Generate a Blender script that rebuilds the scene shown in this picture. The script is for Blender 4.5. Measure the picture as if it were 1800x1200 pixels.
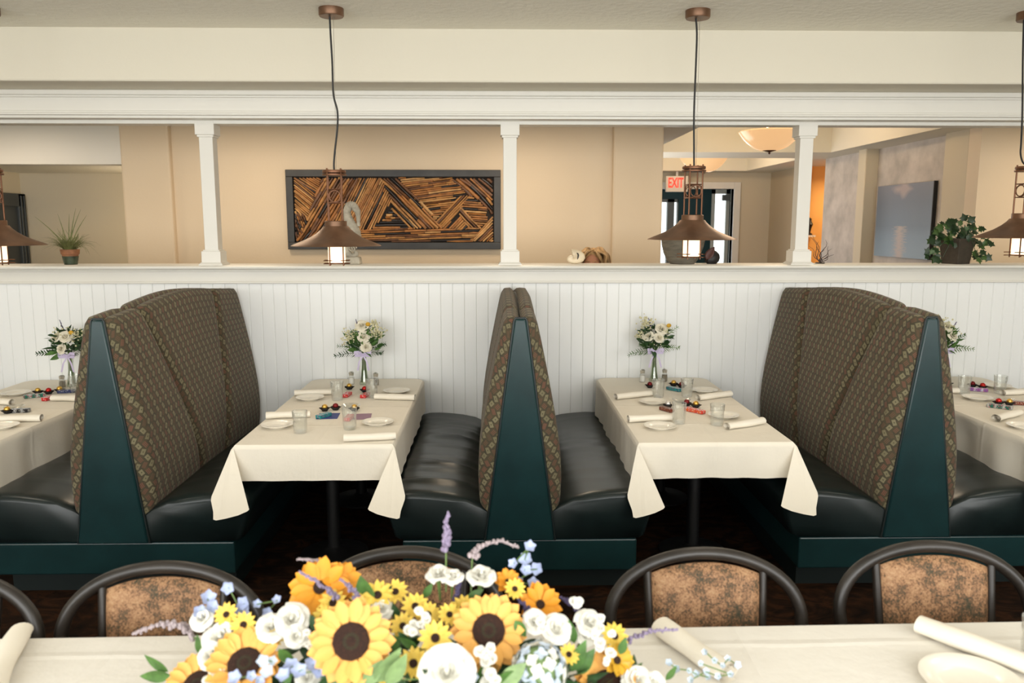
import bpy, bmesh, math, random
from mathutils import Vector, Matrix, Quaternion
PI = math.pi
R = math.radians
for o in list(bpy.data.objects):
    bpy.data.objects.remove(o)
scene = bpy.context.scene
COL = scene.collection

# ------------------------------------------------------------------ camera
FPX, CAM_H = 1400.0, 1.84
PITCH, YAW = math.atan(203 / FPX), R(1.15)
cam_data = bpy.data.cameras.new('camera')
cam = bpy.data.objects.new('camera', cam_data)
COL.objects.link(cam)
cam.location = (0, 0, CAM_H)
cam.rotation_euler = (PI / 2 - PITCH, 0, -YAW)
cam_data.sensor_width = 36.0
cam_data.lens = FPX / 1800 * 36.0
cam_data.clip_start = 0.05
cam_data.clip_end = 200
cam_data.dof.use_dof = True
cam_data.dof.focus_distance = 5.0
cam_data.dof.aperture_fstop = 3.4
scene.camera = cam

# ------------------------------------------------------------------ world, lights, exposure
world = bpy.data.worlds.new('world')
scene.world = world
world.use_nodes = True
bg = world.node_tree.nodes['Background']
bg.inputs['Color'].default_value = (0.93, 0.97, 1.0, 1)
bg.inputs['Strength'].default_value = 2.2
vs = scene.view_settings
vs.view_transform = 'Standard'
vs.look = 'None'
vs.gamma = 1.0
vs.exposure = 0.0
vs.use_curve_mapping = False


def area(name, loc, rot, sx, sy, power, color, spread=PI):
    l = bpy.data.lights.new(name, 'AREA')
    l.shape = 'RECTANGLE'
    l.size, l.size_y = sx, sy
    l.energy = power
    l.color = color
    l.spread = spread
    o = bpy.data.objects.new(name, l)
    COL.objects.link(o)
    o.location = loc
    o.rotation_euler = rot
    return o


def point(name, loc, power, color, radius=0.05):
    l = bpy.data.lights.new(name, 'POINT')
    l.energy = power
    l.color = color
    l.shadow_soft_size = radius
    o = bpy.data.objects.new(name, l)
    COL.objects.link(o)
    o.location = loc
    return o


DAY = (1.0, 0.985, 0.96)
WARM = (1.0, 0.74, 0.46)
# daylight entering by the window band in the wall behind the camera
for wx in (-4.0, -1.33, 1.33, 4.0):
    area('window_daylight', (wx, -1.16, 1.72), (PI / 2, 0, 0), 2.3, 1.9, 80, DAY)
# recessed downlights in the hallway ceiling behind the half wall
for wx in (-4.6, -2.2, 0.2, 2.6, 5.4):
    area('hall_downlight', (wx, 6.75, 2.765), (0, 0, 0), 0.5, 0.5, 15, (1.0, 0.79, 0.56))



point('alcove_fill', (-3.25, 8.45, 1.9), 13, (1.0, 0.86, 0.66), 0.12)  # added fill light, hidden by the pilaster, to brighten the alcove
# unseen fill lights added above the aisle to brighten the table tops
for wx in (-3.2, -1.1, 1.1, 3.2):
    area('aisle_fill', (wx, 3.7, 3.045), (0, 0, 0), 0.45, 0.45, 8, (1.0, 0.88, 0.72))
# added fill light on the unseen foyer wall; daylight from the glazed entrance
area('foyer_fill', (1.64, 11.2, 1.75), (PI / 2, 0, -PI / 2), 2.6, 1.5, 52, (1.0, 0.96, 0.93))
area('vestibule_daylight', (3.0, 16.5, 1.5), (-PI / 2, 0, 0), 1.2, 2.0, 20, (0.95, 0.98, 1.0))


# ------------------------------------------------------------------ pixel helpers (points on real planes)
def _ray(x, y):
    fw = Vector((math.sin(YAW) * math.cos(PITCH), math.cos(YAW) * math.cos(PITCH), -math.sin(PITCH)))
    rt = Vector((math.cos(YAW), -math.sin(YAW), 0))
    up = rt.cross(fw)
    return fw + rt * ((x - 900) / FPX) - up * ((y - 600) / FPX)


def at_z(x, y, z):
    d = _ray(x, y)
    return Vector((0, 0, CAM_H)) + d * ((z - CAM_H) / d.z)


def at_y(x, y, Y):
    d = _ray(x, y)
    return Vector((0, 0, CAM_H)) + d * (Y / d.y)


# ------------------------------------------------------------------ node and material helpers
def new_mat(name):
    m = bpy.data.materials.new(name)
    m.use_nodes = True
    return m, m.node_tree, m.node_tree.nodes['Principled BSDF']


class NX:
    """tiny wrapper that turns python arithmetic into math nodes"""
    def __init__(s, t, sock):
        s.t, s.s = t, sock

    def op(s, o, b=None, c=None):
        n = s.t.nodes.new('ShaderNodeMath')
        n.operation = o
        s.t.links.new(s.s, n.inputs[0])
        for k, q in ((1, b), (2, c)):
            if q is None:
                continue
            if isinstance(q, NX):
                s.t.links.new(q.s, n.inputs[k])
            else:
                n.inputs[k].default_value = q
        return NX(s.t, n.outputs[0])

    def __add__(s, b): return s.op('ADD', b)
    def __sub__(s, b): return s.op('SUBTRACT', b)
    def __mul__(s, b): return s.op('MULTIPLY', b)
    def floor(s): return s.op('FLOOR')
    def fract(s): return s.op('FRACT')
    def mod(s, b): return s.op('FLOORED_MODULO', b)
    def lt(s, b): return s.op('LESS_THAN', b)
    def gt(s, b): return s.op('GREATER_THAN', b)
    def abs(s): return s.op('ABSOLUTE')


def mixc(t, fac, a, b):
    n = t.nodes.new('ShaderNodeMix')
    n.data_type = 'RGBA'
    if isinstance(fac, NX):
        t.links.new(fac.s, n.inputs[0])
    elif hasattr(fac, 'is_linked'):
        t.links.new(fac, n.inputs[0])
    else:
        n.inputs[0].default_value = fac
    for k, q in ((6, a), (7, b)):
        if hasattr(q, 'is_linked'):
            t.links.new(q, n.inputs[k])
        else:
            n.inputs[k].default_value = (*q, 1)
    return n.outputs[2]


def noise(t, scale, detail=3, coord='Object', rough=0.55, stretch=None, dist=0.0):
    tc = t.nodes.new('ShaderNodeTexCoord')
    src = tc.outputs[coord]
    if stretch:
        mp = t.nodes.new('ShaderNodeMapping')
        mp.inputs['Scale'].default_value = stretch
        t.links.new(src, mp.inputs['Vector'])
        src = mp.outputs['Vector']
    n = t.nodes.new('ShaderNodeTexNoise')
    n.inputs['Scale'].default_value = scale
    n.inputs['Detail'].default_value = detail
    n.inputs['Roughness'].default_value = rough
    n.inputs['Distortion'].default_value = dist
    t.links.new(src, n.inputs['Vector'])
    return n.outputs['Fac']


def ramp(t, fac, stops):
    r = t.nodes.new('ShaderNodeValToRGB')
    els = r.color_ramp.elements
    while len(els) < len(stops):
        els.new(0.5)
    for e, (p, c) in zip(els, stops):
        e.position = p
        e.color = (*c, 1)
    t.links.new(fac, r.inputs['Fac'])
    return r.outputs['Color']


def bump(t, bsdf, fac, strength, dist=0.01):
    b = t.nodes.new('ShaderNodeBump')
    b.inputs['Strength'].default_value = strength
    b.inputs['Distance'].default_value = dist
    t.links.new(fac, b.inputs['Height'])
    t.links.new(b.outputs['Normal'], bsdf.inputs['Normal'])


def mat(name, col, rough=0.5, metal=0.0, var=None, bmp=None, spec=None, sheen=0.0, emit=None, sss=0.0, stretch=None):
    """var=(scale, amount) mottles the colour, bmp=(scale, strength, distance) roughens the surface"""
    m, t, b = new_mat(name)
    b.inputs['Base Color'].default_value = (*col, 1)
    b.inputs['Roughness'].default_value = rough
    b.inputs['Metallic'].default_value = metal
    if spec is not None:
        b.inputs['Specular IOR Level'].default_value = spec
    if sheen:
        b.inputs['Sheen Weight'].default_value = sheen
    if sss:
        b.inputs['Subsurface Weight'].default_value = sss
        b.inputs['Subsurface Radius'].default_value = (0.01, 0.008, 0.004)
    if var:
        f = noise(t, var[0], 4, stretch=stretch)
        lo = tuple(c * (1 - var[1]) for c in col)
        hi = tuple(min(1, c * (1 + var[1])) for c in col)
        t.links.new(ramp(t, f, [(0.3, lo), (0.7, hi)]), b.inputs['Base Color'])
    if bmp:
        bump(t, b, noise(t, bmp[0], 4, stretch=stretch), bmp[1], bmp[2] if len(bmp) > 2 else 0.01)
    if emit:
        b.inputs['Emission Color'].default_value = (*emit[0], 1)
        b.inputs['Emission Strength'].default_value = emit[1]
    return m


def clear_mat(name, tint, gloss=0.12, white=0.08, rough=0.03):
    """clear glassware: mostly see-through, with a sheen and a little milkiness"""
    m = bpy.data.materials.new(name)
    m.use_nodes = True
    t = m.node_tree
    t.nodes.clear()
    out = t.nodes.new('ShaderNodeOutputMaterial')
    tr = t.nodes.new('ShaderNodeBsdfTransparent')
    tr.inputs['Color'].default_value = (*tint, 1)
    gl = t.nodes.new('ShaderNodeBsdfGlossy')
    gl.inputs['Roughness'].default_value = rough
    di = t.nodes.new('ShaderNodeBsdfDiffuse')
    di.inputs['Color'].default_value = (0.9, 0.9, 0.88, 1)
    lw = t.nodes.new('ShaderNodeLayerWeight')
    lw.inputs['Blend'].default_value = 0.35
    fac = NX(t, lw.outputs['Facing']) * 0.55 + gloss
    m1 = t.nodes.new('ShaderNodeMixShader')
    t.links.new(fac.s, m1.inputs[0])
    t.links.new(tr.outputs[0], m1.inputs[1])
    t.links.new(gl.outputs[0], m1.inputs[2])
    m2 = t.nodes.new('ShaderNodeMixShader')
    m2.inputs[0].default_value = white
    t.links.new(m1.outputs[0], m2.inputs[1])
    t.links.new(di.outputs[0], m2.inputs[2])
    t.links.new(m2.outputs[0], out.inputs['Surface'])
    return m


M = {}
M['trim'] = mat('white_trim_paint', (0.76, 0.74, 0.68), 0.42)
M['plank'] = mat('white_beadboard_paint', (0.885, 0.90, 0.895), 0.45)
M['groove'] = mat('beadboard_joint', (0.78, 0.775, 0.74), 0.6)
M['cream'] = mat('cream_wall_paint', (0.72, 0.675, 0.56), 0.7, bmp=(60, 0.12, 0.004))
M['ceil'] = mat('textured_ceiling_paint', (0.88, 0.845, 0.73), 0.8, bmp=(22, 0.35, 0.02))
M['tan'] = mat('tan_wall_paint', (0.73, 0.605, 0.445), 0.75, bmp=(45, 0.15, 0.005))
M['beige'] = mat('beige_wall_paint', (0.60, 0.525, 0.39), 0.75, bmp=(45, 0.1, 0.005))
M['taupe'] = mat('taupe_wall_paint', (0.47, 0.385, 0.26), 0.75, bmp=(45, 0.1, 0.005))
M['plaster'] = mat('mottled_grey_plaster', (0.50, 0.45, 0.40), 0.7, var=(3.5, 0.22), bmp=(20, 0.15))
M['ochre'] = mat('ochre_wall_paint', (0.75, 0.42, 0.13), 0.7)
M['teal'] = mat('dark_teal_paint', (0.006, 0.05, 0.06), 0.5)
M['slate'] = mat('slate_blue_door_paint', (0.045, 0.052, 0.055), 0.45)
M['alugrey'] = mat('grey_aluminium', (0.22, 0.22, 0.21), 0.45)


def carpet():
    m, t, b = new_mat('brown_swirl_carpet')
    f = noise(t, 3.2, 6, rough=0.6, dist=2.2, stretch=(1.1, 1.9, 1))
    c = ramp(t, f, [(0.36, (0.006, 0.0035, 0.0025)), (0.5, (0.018, 0.008, 0.004)), (0.60, (0.038, 0.015, 0.006)), (0.68, (0.012, 0.005, 0.003))])
    t.links.new(c, b.inputs['Base Color'])
    b.inputs['Roughness'].default_value = 0.95
    b.inputs['Specular IOR Level'].default_value = 0.1
    bump(t, b, noise(t, 260, 2), 0.6, 0.004)
    return m


M['carpet'] = carpet()


def booth_fabric():
    m, t, b = new_mat('woven_tumbling_block_fabric')
    uv = t.nodes.new('ShaderNodeUVMap')
    sp = t.nodes.new('ShaderNodeSeparateXYZ')
    t.links.new(uv.outputs['UV'], sp.inputs[0])
    u = NX(t, sp.outputs['X']) * (1 / 0.034)
    v = NX(t, sp.outputs['Y']) * (1 / 0.034)
    j = v.floor()
    odd = j.mod(2.0)
    u2 = u + odd * 0.5
    i = u2.floor()
    x = u2.fract() - 0.5
    y = v.fract() - 0.5
    sg = odd * -2.0 + 1.0
    c, s = 0.86, 0.51
    xr = x * c - y * sg * s
    yr = x * sg * s + y * c
    inside = xr.abs().lt(0.30) * yr.abs().lt(0.43)
    dot = (x * x + y * y).lt(0.009)
    light = (i + (j * 0.5).floor()).mod(2.0).lt(0.5)
    cv = t.nodes.new('ShaderNodeCombineXYZ')
    t.links.new(i.s, cv.inputs[0])
    t.links.new(j.s, cv.inputs[1])
    wn = t.nodes.new('ShaderNodeTexWhiteNoise')
    t.links.new(cv.outputs[0], wn.inputs['Vector'])
    hsh = wn.outputs['Value']
    stripe = (xr * 5.0).fract().lt(0.5)
    blot = noise(t, 30, 3)
    base = mixc(t, blot, (0.028, 0.032, 0.025), (0.10, 0.074, 0.038))
    red = mixc(t, stripe, (0.175, 0.080, 0.055), (0.095, 0.052, 0.032))
    red = mixc(t, NX(t, hsh) * 0.7, red, (0.060, 0.055, 0.030))
    olive = mixc(t, dot, (0.185, 0.162, 0.095), (0.07, 0.062, 0.036))
    olive = mixc(t, NX(t, hsh) * 0.45, olive, (0.10, 0.085, 0.048))
    cell = mixc(t, light, red, olive)
    col = mixc(t, inside, base, cell)
    t.links.new(col, b.inputs['Base Color'])
    b.inputs['Roughness'].default_value = 0.9
    b.inputs['Specular IOR Level'].default_value = 0.2
    b.inputs['Sheen Weight'].default_value = 0.1
    bump(t, b, noise(t, 420, 2), 0.35, 0.003)
    return m


M['fabric'] = booth_fabric()
M['vinyl'] = mat('dark_green_vinyl', (0.007, 0.029, 0.031), 0.30, var=(5, 0.2), bmp=(190, 0.06, 0.002), spec=0.45)
M['seatvinyl'] = mat('worn_black_green_vinyl', (0.007, 0.013, 0.013), 0.30, var=(4, 0.3), bmp=(160, 0.06, 0.002), spec=0.4)
M['piping'] = mat('black_piping', (0.006, 0.012, 0.012), 0.45)


def linen(name, col, px, py):
    # woven cloth with the pressed fold lines of a laundered tablecloth
    m, t, b = new_mat(name)
    b.inputs['Base Color'].default_value = (*col, 1)
    b.inputs['Roughness'].default_value = 0.85
    b.inputs['Sheen Weight'].default_value = 0.1
    tc = t.nodes.new('ShaderNodeTexCoord')
    sp = t.nodes.new('ShaderNodeSeparateXYZ')
    t.links.new(tc.outputs['Object'], sp.inputs[0])
    wob = NX(t, noise(t, 2.5, 2)) * 0.03
    h = None
    for s, (per, off) in ((sp.outputs['X'], px), (sp.outputs['Y'], py)):
        d = ((NX(t, s) + wob) * (1 / per) + off).fract() - 0.5
        rid = (d.abs() * (-per / 0.018) + 1.0).op('MAXIMUM', 0.0)
        h = rid if h is None else h + rid
    h = h * 0.30 + NX(t, noise(t, 5, 4)) * 1.1 + NX(t, noise(t, 160, 2)) * 0.05
    bump(t, b, h.s, 0.55, 0.012)
    return m


M['linen'] = linen('ivory_tablecloth_linen', (0.80, 0.74, 0.625), (0.41, 0.72), (0.45, 0.93))
M['linen2'] = linen('white_tablecloth_linen', (0.77, 0.735, 0.665), (0.55, 0.3), (0.24, 0.82))
M['napkin'] = mat('cream_napkin_linen', (0.82, 0.765, 0.655), 0.85, bmp=(40, 0.1, 0.006))
M['china'] = mat('ivory_china', (0.85, 0.80, 0.69), 0.18)
M['glass'] = clear_mat('clear_tumbler_glass', (0.97, 0.975, 0.96), 0.05, 0.05)
M['vase'] = clear_mat('clear_vase_glass', (0.90, 0.93, 0.86), 0.10, 0.03)
M['pane'] = clear_mat('window_glass', (0.97, 0.99, 0.98), 0.04, 0.0)
M['steel'] = mat('brushed_steel', (0.75, 0.74, 0.7), 0.3, 1.0)
M['salt'] = mat('salt', (0.86, 0.85, 0.82), 0.8)
M['pepper'] = mat('ground_pepper', (0.17, 0.14, 0.09), 0.9, var=(300, 0.6))
M['black'] = mat('black_enamel', (0.008, 0.008, 0.008), 0.45)
M['tabletop'] = mat('dark_laminate', (0.05, 0.03, 0.02), 0.4)
M['copper'] = mat('aged_copper', (0.19, 0.105, 0.062), 0.42, 0.75, var=(7, 0.3))
M['bronze'] = mat('dark_bronze', (0.17, 0.078, 0.042), 0.42, 0.75)
M['cord'] = mat('black_cord', (0.01, 0.01, 0.01), 0.6)
M['lampglass'] = mat('lit_opal_glass', (0.9, 0.85, 0.75), 0.4, emit=((1.0, 0.70, 0.42), 1.7))
M['bowlglass'] = mat('lit_alabaster_glass', (0.42, 0.30, 0.18), 0.2, emit=((1.0, 0.58, 0.27), 0.72))
M['chairtube'] = mat('black_brown_tube', (0.018, 0.014, 0.011), 0.38, var=(9, 0.4))


def upholstery():
    m, t, b = new_mat('mottled_copper_vinyl')
    f1 = noise(t, 9, 5, rough=0.75)
    f2 = noise(t, 150, 3, rough=0.7)
    f = NX(t, f1) * 0.62 + NX(t, f2) * 0.38
    c = ramp(t, f.s, [(0.38, (0.040, 0.042, 0.024)), (0.455, (0.11, 0.068, 0.036)), (0.50, (0.25, 0.13, 0.066)), (0.56, (0.36, 0.205, 0.105)), (0.64, (0.42, 0.27, 0.15))])
    t.links.new(c, b.inputs['Base Color'])
    b.inputs['Roughness'].default_value = 0.6
    b.inputs['Specular IOR Level'].default_value = 0.25
    bump(t, b, noise(t, 180, 2), 0.25, 0.003)
    return m


M['copperpad'] = upholstery()


# ------------------------------------------------------------------ mesh helpers
class MB:
    def __init__(s):
        s.v, s.f, s.uv = [], [], None

    def add(s, vs, fs):
        n = len(s.v)
        s.v += [tuple(p) for p in vs]
        s.f += [tuple(i + n for i in q) for q in fs]
        return s

    def box(s, x0, x1, y0, y1, z0, z1):
        return s.add([(x0, y0, z0), (x1, y0, z0), (x1, y1, z0), (x0, y1, z0), (x0, y0, z1), (x1, y0, z1), (x1, y1, z1), (x0, y1, z1)],
                     [(3, 2, 1, 0), (4, 5, 6, 7), (0, 1, 5, 4), (1, 2, 6, 5), (2, 3, 7, 6), (3, 0, 4, 7)])

    def rings(s, rs, cap=True, close=True):
        n = len(rs[0])
        vs = [p for r in rs for p in r]
        fs = []
        m = n if close else n - 1
        for a in range(len(rs) - 1):
            for b in range(m):
                c = (b + 1) % n
                fs.append((a * n + b, a * n + c, (a + 1) * n + c, (a + 1) * n + b))
        if cap and close:
            fs.append(tuple(range(n - 1, -1, -1)))
            fs.append(tuple((len(rs) - 1) * n + k for k in range(n)))
        return s.add(vs, fs)

    def tube(s, pts, rad, n=8, cap=True, flat=1.0):
        pts = [Vector(p) for p in pts]
        rs = []
        up = None
        for k, p in enumerate(pts):
            a = pts[max(k - 1, 0)]
            b = pts[min(k + 1, len(pts) - 1)]
            d = (b - a).normalized()
            if up is None:
                up = Vector((0, 0, 1)) if abs(d.z) < 0.9 else Vector((0, 1, 0))
            x = d.cross(up)
            if x.length < 1e-5:
                x = d.orthogonal()
            x.normalize()
            y = x.cross(d).normalized()
            up = y
            r = rad[k] if isinstance(rad, (list, tuple)) else rad
            rs.append([p + x * (r * math.cos(2 * PI * q / n)) + y * (r * flat * math.sin(2 * PI * q / n)) for q in range(n)])
        return s.rings(rs, cap)

    def lathe(s, prof, n=24, c=(0, 0, 0), rib=None, cap=True):
        rs = []
        for (r, z) in prof:
            ring = []
            for q in range(n):
                a = 2 * PI * q / n
                rr = r * (1 + (rib(q, z) if rib else 0))
                ring.append((c[0] + rr * math.cos(a), c[1] + rr * math.sin(a), c[2] + z))
            rs.append(ring)
        return s.rings(rs, cap)

    def ball(s, c, rx, ry=None, rz=None, n=10, m=6):
        ry = rx if ry is None else ry
        rz = rx if rz is None else rz
        rs = []
        for k in range(m + 1):
            a = -PI / 2 + PI * (k + 0.02) / (m + 0.04)
            rs.append([(c[0] + rx * math.cos(a) * math.cos(2 * PI * q / n), c[1] + ry * math.cos(a) * math.sin(2 * PI * q / n), c[2] + rz * math.sin(a)) for q in range(n)])
        return s.rings(rs)

    def prism(s, poly, y0, y1):
        """polygon in x,z swept along y"""
        n = len(poly)
        return s.add([(x, y0, z) for x, z in poly] + [(x, y1, z) for x, z in poly],
                     [tuple(range(n)), tuple(range(2 * n - 1, n - 1, -1))] + [(k, k + n, (k + 1) % n + n, (k + 1) % n) for k in range(n)])

    def grid(s, fn, nu, nv, uvfn=None):
        base = len(s.v)
        for a in range(nu + 1):
            for b in range(nv + 1):
                s.v.append(tuple(fn(a / nu, b / nv)))
                if uvfn:
                    if s.uv is None:
                        s.uv = {}
                    s.uv[len(s.v) - 1] = uvfn(a / nu, b / nv)
        w = nv + 1
        for a in range(nu):
            for b in range(nv):
                s.f.append((base + a * w + b, base + (a + 1) * w + b, base + (a + 1) * w + b + 1, base + a * w + b + 1))
        return s

    def merge(s, other, mx=None):
        vs = [(mx @ Vector(p)) if mx is not None else p for p in other.v]
        return s.add(vs, other.f)

    def mesh(s, name, material, smooth=True, angle=38):
        me = bpy.data.meshes.new(name)
        me.from_pydata(s.v, [], s.f)
        me.materials.append(material if not isinstance(material, str) else M[material])
        if s.uv:
            ul = me.uv_layers.new(name='UVMap')
            for lp in me.loops:
                ul.data[lp.index].uv = s.uv.get(lp.vertex_index, (0, 0))
        if smooth:
            me.shade_smooth()
            me.set_sharp_from_angle(angle=R(angle))
        me.update()
        return me

    def build(s, name, material, parent=None, smooth=True, angle=38, recalc=True, bevel=0.0, solid=0.0, subd=0):
        me = s.mesh(name, material, smooth, angle)
        if recalc:
            bm = bmesh.new()
            bm.from_mesh(me)
            bmesh.ops.recalc_face_normals(bm, faces=bm.faces)
            bm.to_mesh(me)
            bm.free()
            if smooth:
                me.set_sharp_from_angle(angle=R(angle))
        o = obj(name, me, parent)
        if solid:
            k = o.modifiers.new('solid', 'SOLIDIFY')
            k.thickness = solid
            k.offset = 0
        if bevel:
            k = o.modifiers.new('bevel', 'BEVEL')
            k.width = bevel
            k.segments = 2
            k.limit_method = 'ANGLE'
        if subd:
            k = o.modifiers.new('subd', 'SUBSURF')
            k.levels = k.render_levels = subd
        return o


def obj(name, me, parent=None, loc=None, rot=None, scale=None):
    o = bpy.data.objects.new(name, me)
    COL.objects.link(o)
    if parent is not None:
        o.parent = parent
    if loc is not None:
        o.location = loc
    if rot is not None:
        if isinstance(rot, Quaternion):
            o.rotation_mode = 'QUATERNION'
            o.rotation_quaternion = rot
        else:
            o.rotation_euler = rot
    if scale is not None:
        o.scale = scale if not isinstance(scale, (int, float)) else (scale,) * 3
    return o


def tag(o, label, cat, group=None, kind=None):
    o['label'] = label
    if cat:
        o['category'] = cat
    if group:
        o['group'] = group
    if kind:
        o['kind'] = kind
    return o


def thing(name, label, cat, loc=(0, 0, 0), rz=0.0, group=None):
    o = bpy.data.objects.new(name, None)
    o.empty_display_size = 0.1
    COL.objects.link(o)
    o.location = loc
    o.rotation_euler = (0, 0, rz)
    return tag(o, label, cat, group)


def struct(name, mb, material, label, parent=None, **kw):
    o = mb.build(name, material, parent, **kw)
    if parent is None:
        o['kind'] = 'structure'
        o['label'] = label
    return o


def copy_tree(src, parent=None):
    c = src.copy()
    COL.objects.link(c)
    c.parent = parent
    for ch in src.children:
        copy_tree(ch, c)
    return c


def quat_to(n, spin=0.0):
    n = Vector(n).normalized()
    q = Vector((0, 0, 1)).rotation_difference(n)
    return q @ Quaternion((0, 0, 1), spin)

# ================================================================== THE SETTING
struct('floor', MB().box(-6.2, 6.7, -1.5, 14.6, -0.1, 0.0), 'carpet', 'dark brown swirl patterned carpet')
CZ = 3.055
struct('ceiling', MB().box(-6.2, 6.7, -1.5, 5.2, CZ, CZ + 0.1), 'ceil', 'cream textured dining room ceiling')
struct('wall_bulkhead', MB().box(-6.2, 6.7, 5.2, 5.56, 2.734, CZ + 0.1), 'cream', 'cream bulkhead above the columns', smooth=False, bevel=0.012)
struct('wall_left', MB().box(-6.3, -6.2, -1.5, 9.8, -0.1, 3.2), 'cream', 'cream side wall on the left')
struct('wall_right', MB().box(6.7, 6.8, -1.5, 8.2, -0.1, 3.2), 'cream', 'cream side wall on the right')
# window wall behind the camera: four openings
wb = MB().box(-6.2, 6.7, -1.4, -1.25, 0, 0.72).box(-6.2, 6.7, -1.4, -1.25, 2.72, 3.2)
xs = [-6.2]
for wx in (-4.0, -1.33, 1.33, 4.0):
    xs += [wx - 1.17, wx + 1.17]
xs.append(6.7)
for k in range(0, len(xs), 2):
    wb.box(xs[k], xs[k + 1], -1.4, -1.25, 0.72, 2.72)
struct('wall_windows', wb, 'cream', 'cream wall with windows', smooth=False)
for k, wx in enumerate((-4.0, -1.33, 1.33, 4.0)):
    f = MB().box(wx - 1.17, wx + 1.17, -1.38, -1.26, 0.72, 0.78).box(wx - 1.17, wx + 1.17, -1.38, -1.26, 2.66, 2.72)
    f.box(wx - 1.17, wx - 1.11, -1.38, -1.26, 0.78, 2.66).box(wx + 1.11, wx + 1.17, -1.38, -1.26, 0.78, 2.66)
    f.box(wx - 0.02, wx + 0.02, -1.36, -1.28, 0.78, 2.66)
    w = struct('window_%d' % (k + 1), f, 'trim', 'white framed window behind the tables', smooth=False)
    MB().box(wx - 1.11, wx + 1.11, -1.34, -1.335, 0.78, 2.66).build('pane', 'pane', w, smooth=False)

# half wall with beadboard, fascia and ledge
WY = 5.68
hw = struct('wall_half', MB().box(-6.2, 6.7, WY + 0.0025, WY + 0.2, 0, 1.51), 'groove', 'white beadboard half wall behind the booths', smooth=False)
PW = 0.0848
pk = MB()
poly = [(0.0012, 0.012), (0.0012, 0.0035), (0.0042, 0.0), (PW - 0.0042, 0.0), (PW - 0.0012, 0.0035), (PW - 0.0012, 0.012)]
n = len(poly)
pk.add([(x, y, 0.0) for x, y in poly] + [(x, y, 1.36) for x, y in poly],
       [tuple(range(n - 1, -1, -1)), tuple(range(n, 2 * n))] + [(k, (k + 1) % n, (k + 1) % n + n, k + n) for k in range(n)])
pme = pk.mesh('plank', 'plank', smooth=False)
for k in range(-53, 57):
    obj('plank', pme, hw, loc=(k * PW + 0.03, WY - 0.003, 0.10))
MB().box(-6.2, 6.7, WY - 0.016, WY + 0.01, 0.0, 0.11).build('baseboard', 'trim', hw, smooth=False, bevel=0.004)
MB().box(-6.2, 6.7, WY - 0.014, WY + 0.01, 1.452, 1.525).build('fascia', 'trim', hw, smooth=False, bevel=0.003)
MB().box(-6.2, 6.7, WY - 0.022, WY + 0.01, 1.436, 1.453).build('panel_moulding', 'trim', hw, smooth=False, bevel=0.006)
MB().box(-6.2, 6.7, WY - 0.045, WY + 0.25, 1.523, 1.536).build('cove_moulding', 'trim', hw, smooth=False, bevel=0.005)
lg = MB()
ledge_prof = [(WY - 0.07, 1.536), (WY - 0.082, 1.543), (WY - 0.086, 1.551), (WY - 0.082, 1.560), (WY - 0.07, 1.566), (WY + 0.27, 1.566), (WY + 0.27, 1.536)]
lg.rings([[(-6.2, y, z) for y, z in ledge_prof], [(6.7, y, z) for y, z in ledge_prof]])
lg.build('ledge', 'trim', hw)
LZ = 1.566

# header beam with mouldings
hb = struct('wall_header', MB().box(-6.2, 6.7, 5.545, 5.80, 2.556, 2.80), 'trim', 'white header beam over the columns', smooth=False)
MB().box(-6.2, 6.7, 5.505, 5.56, 2.700, 2.734).build('crown_moulding', 'trim', hb, smooth=False, bevel=0.008)
MB().box(-6.2, 6.7, 5.525, 5.56, 2.688, 2.702).build('bead_moulding', 'trim', hb, smooth=False, bevel=0.004)
MB().box(-6.2, 6.7, 5.530, 5.56, 2.587, 2.602).build('lower_bead', 'trim', hb, smooth=False, bevel=0.004)
MB().box(-6.2, 6.7, 5.515, 5.56, 2.572, 2.588).build('lower_moulding', 'trim', hb, smooth=False, bevel=0.005)
MB().box(-6.2, 6.7, 5.662, 5.79, 2.533, 2.558).build('soffit_board', 'trim', hb, smooth=False, bevel=0.003)

# columns standing on the ledge
col_labels = ['white square column on the ledge above the left booth', 'white square column on the ledge above the middle booth',
              'white square column on the ledge beside the bowl lights', 'white square column at the right edge of the photo']
cols = []
for k, cx in enumerate((-2.0, 0.10, 2.18)):
    if k == 0:
        c = thing('column', col_labels[0], 'column', (cx, 5.725, LZ), group='columns on the half wall')
        MB().box(-0.047, 0.047, -0.047, 0.047, 0.08, 0.94).build('shaft', 'trim', c, smooth=False, bevel=0.003)
        cp = MB().box(-0.066, 0.066, -0.066, 0.066, 0.895, 0.988).build('capital', 'trim', c, smooth=False, bevel=0.003)
        MB().box(-0.057, 0.057, -0.057, 0.057, 0.880, 0.896).build('capital_moulding', 'trim', cp, smooth=False, bevel=0.004)
        bs = MB().box(-0.067, 0.067, -0.067, 0.067, 0.018, 0.098).build('base', 'trim', c, smooth=False, bevel=0.003)
        MB().rings([[(sx * w, sy * w, z) for sx, sy in ((-1, -1), (1, -1), (1, 1), (-1, 1))] for w, z in ((0.083, 0.0), (0.083, 0.006), (0.07, 0.02))]).build('base_moulding', 'trim', bs, smooth=False)
        MB().box(-0.058, 0.058, -0.058, 0.058, 0.097, 0.108).build('base_cap', 'trim', bs, smooth=False, bevel=0.003)
        cols.append(c)
    else:
        c = copy_tree(cols[0])
        c.location = (cx, 5.725, LZ)
        c['label'] = col_labels[k]

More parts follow.
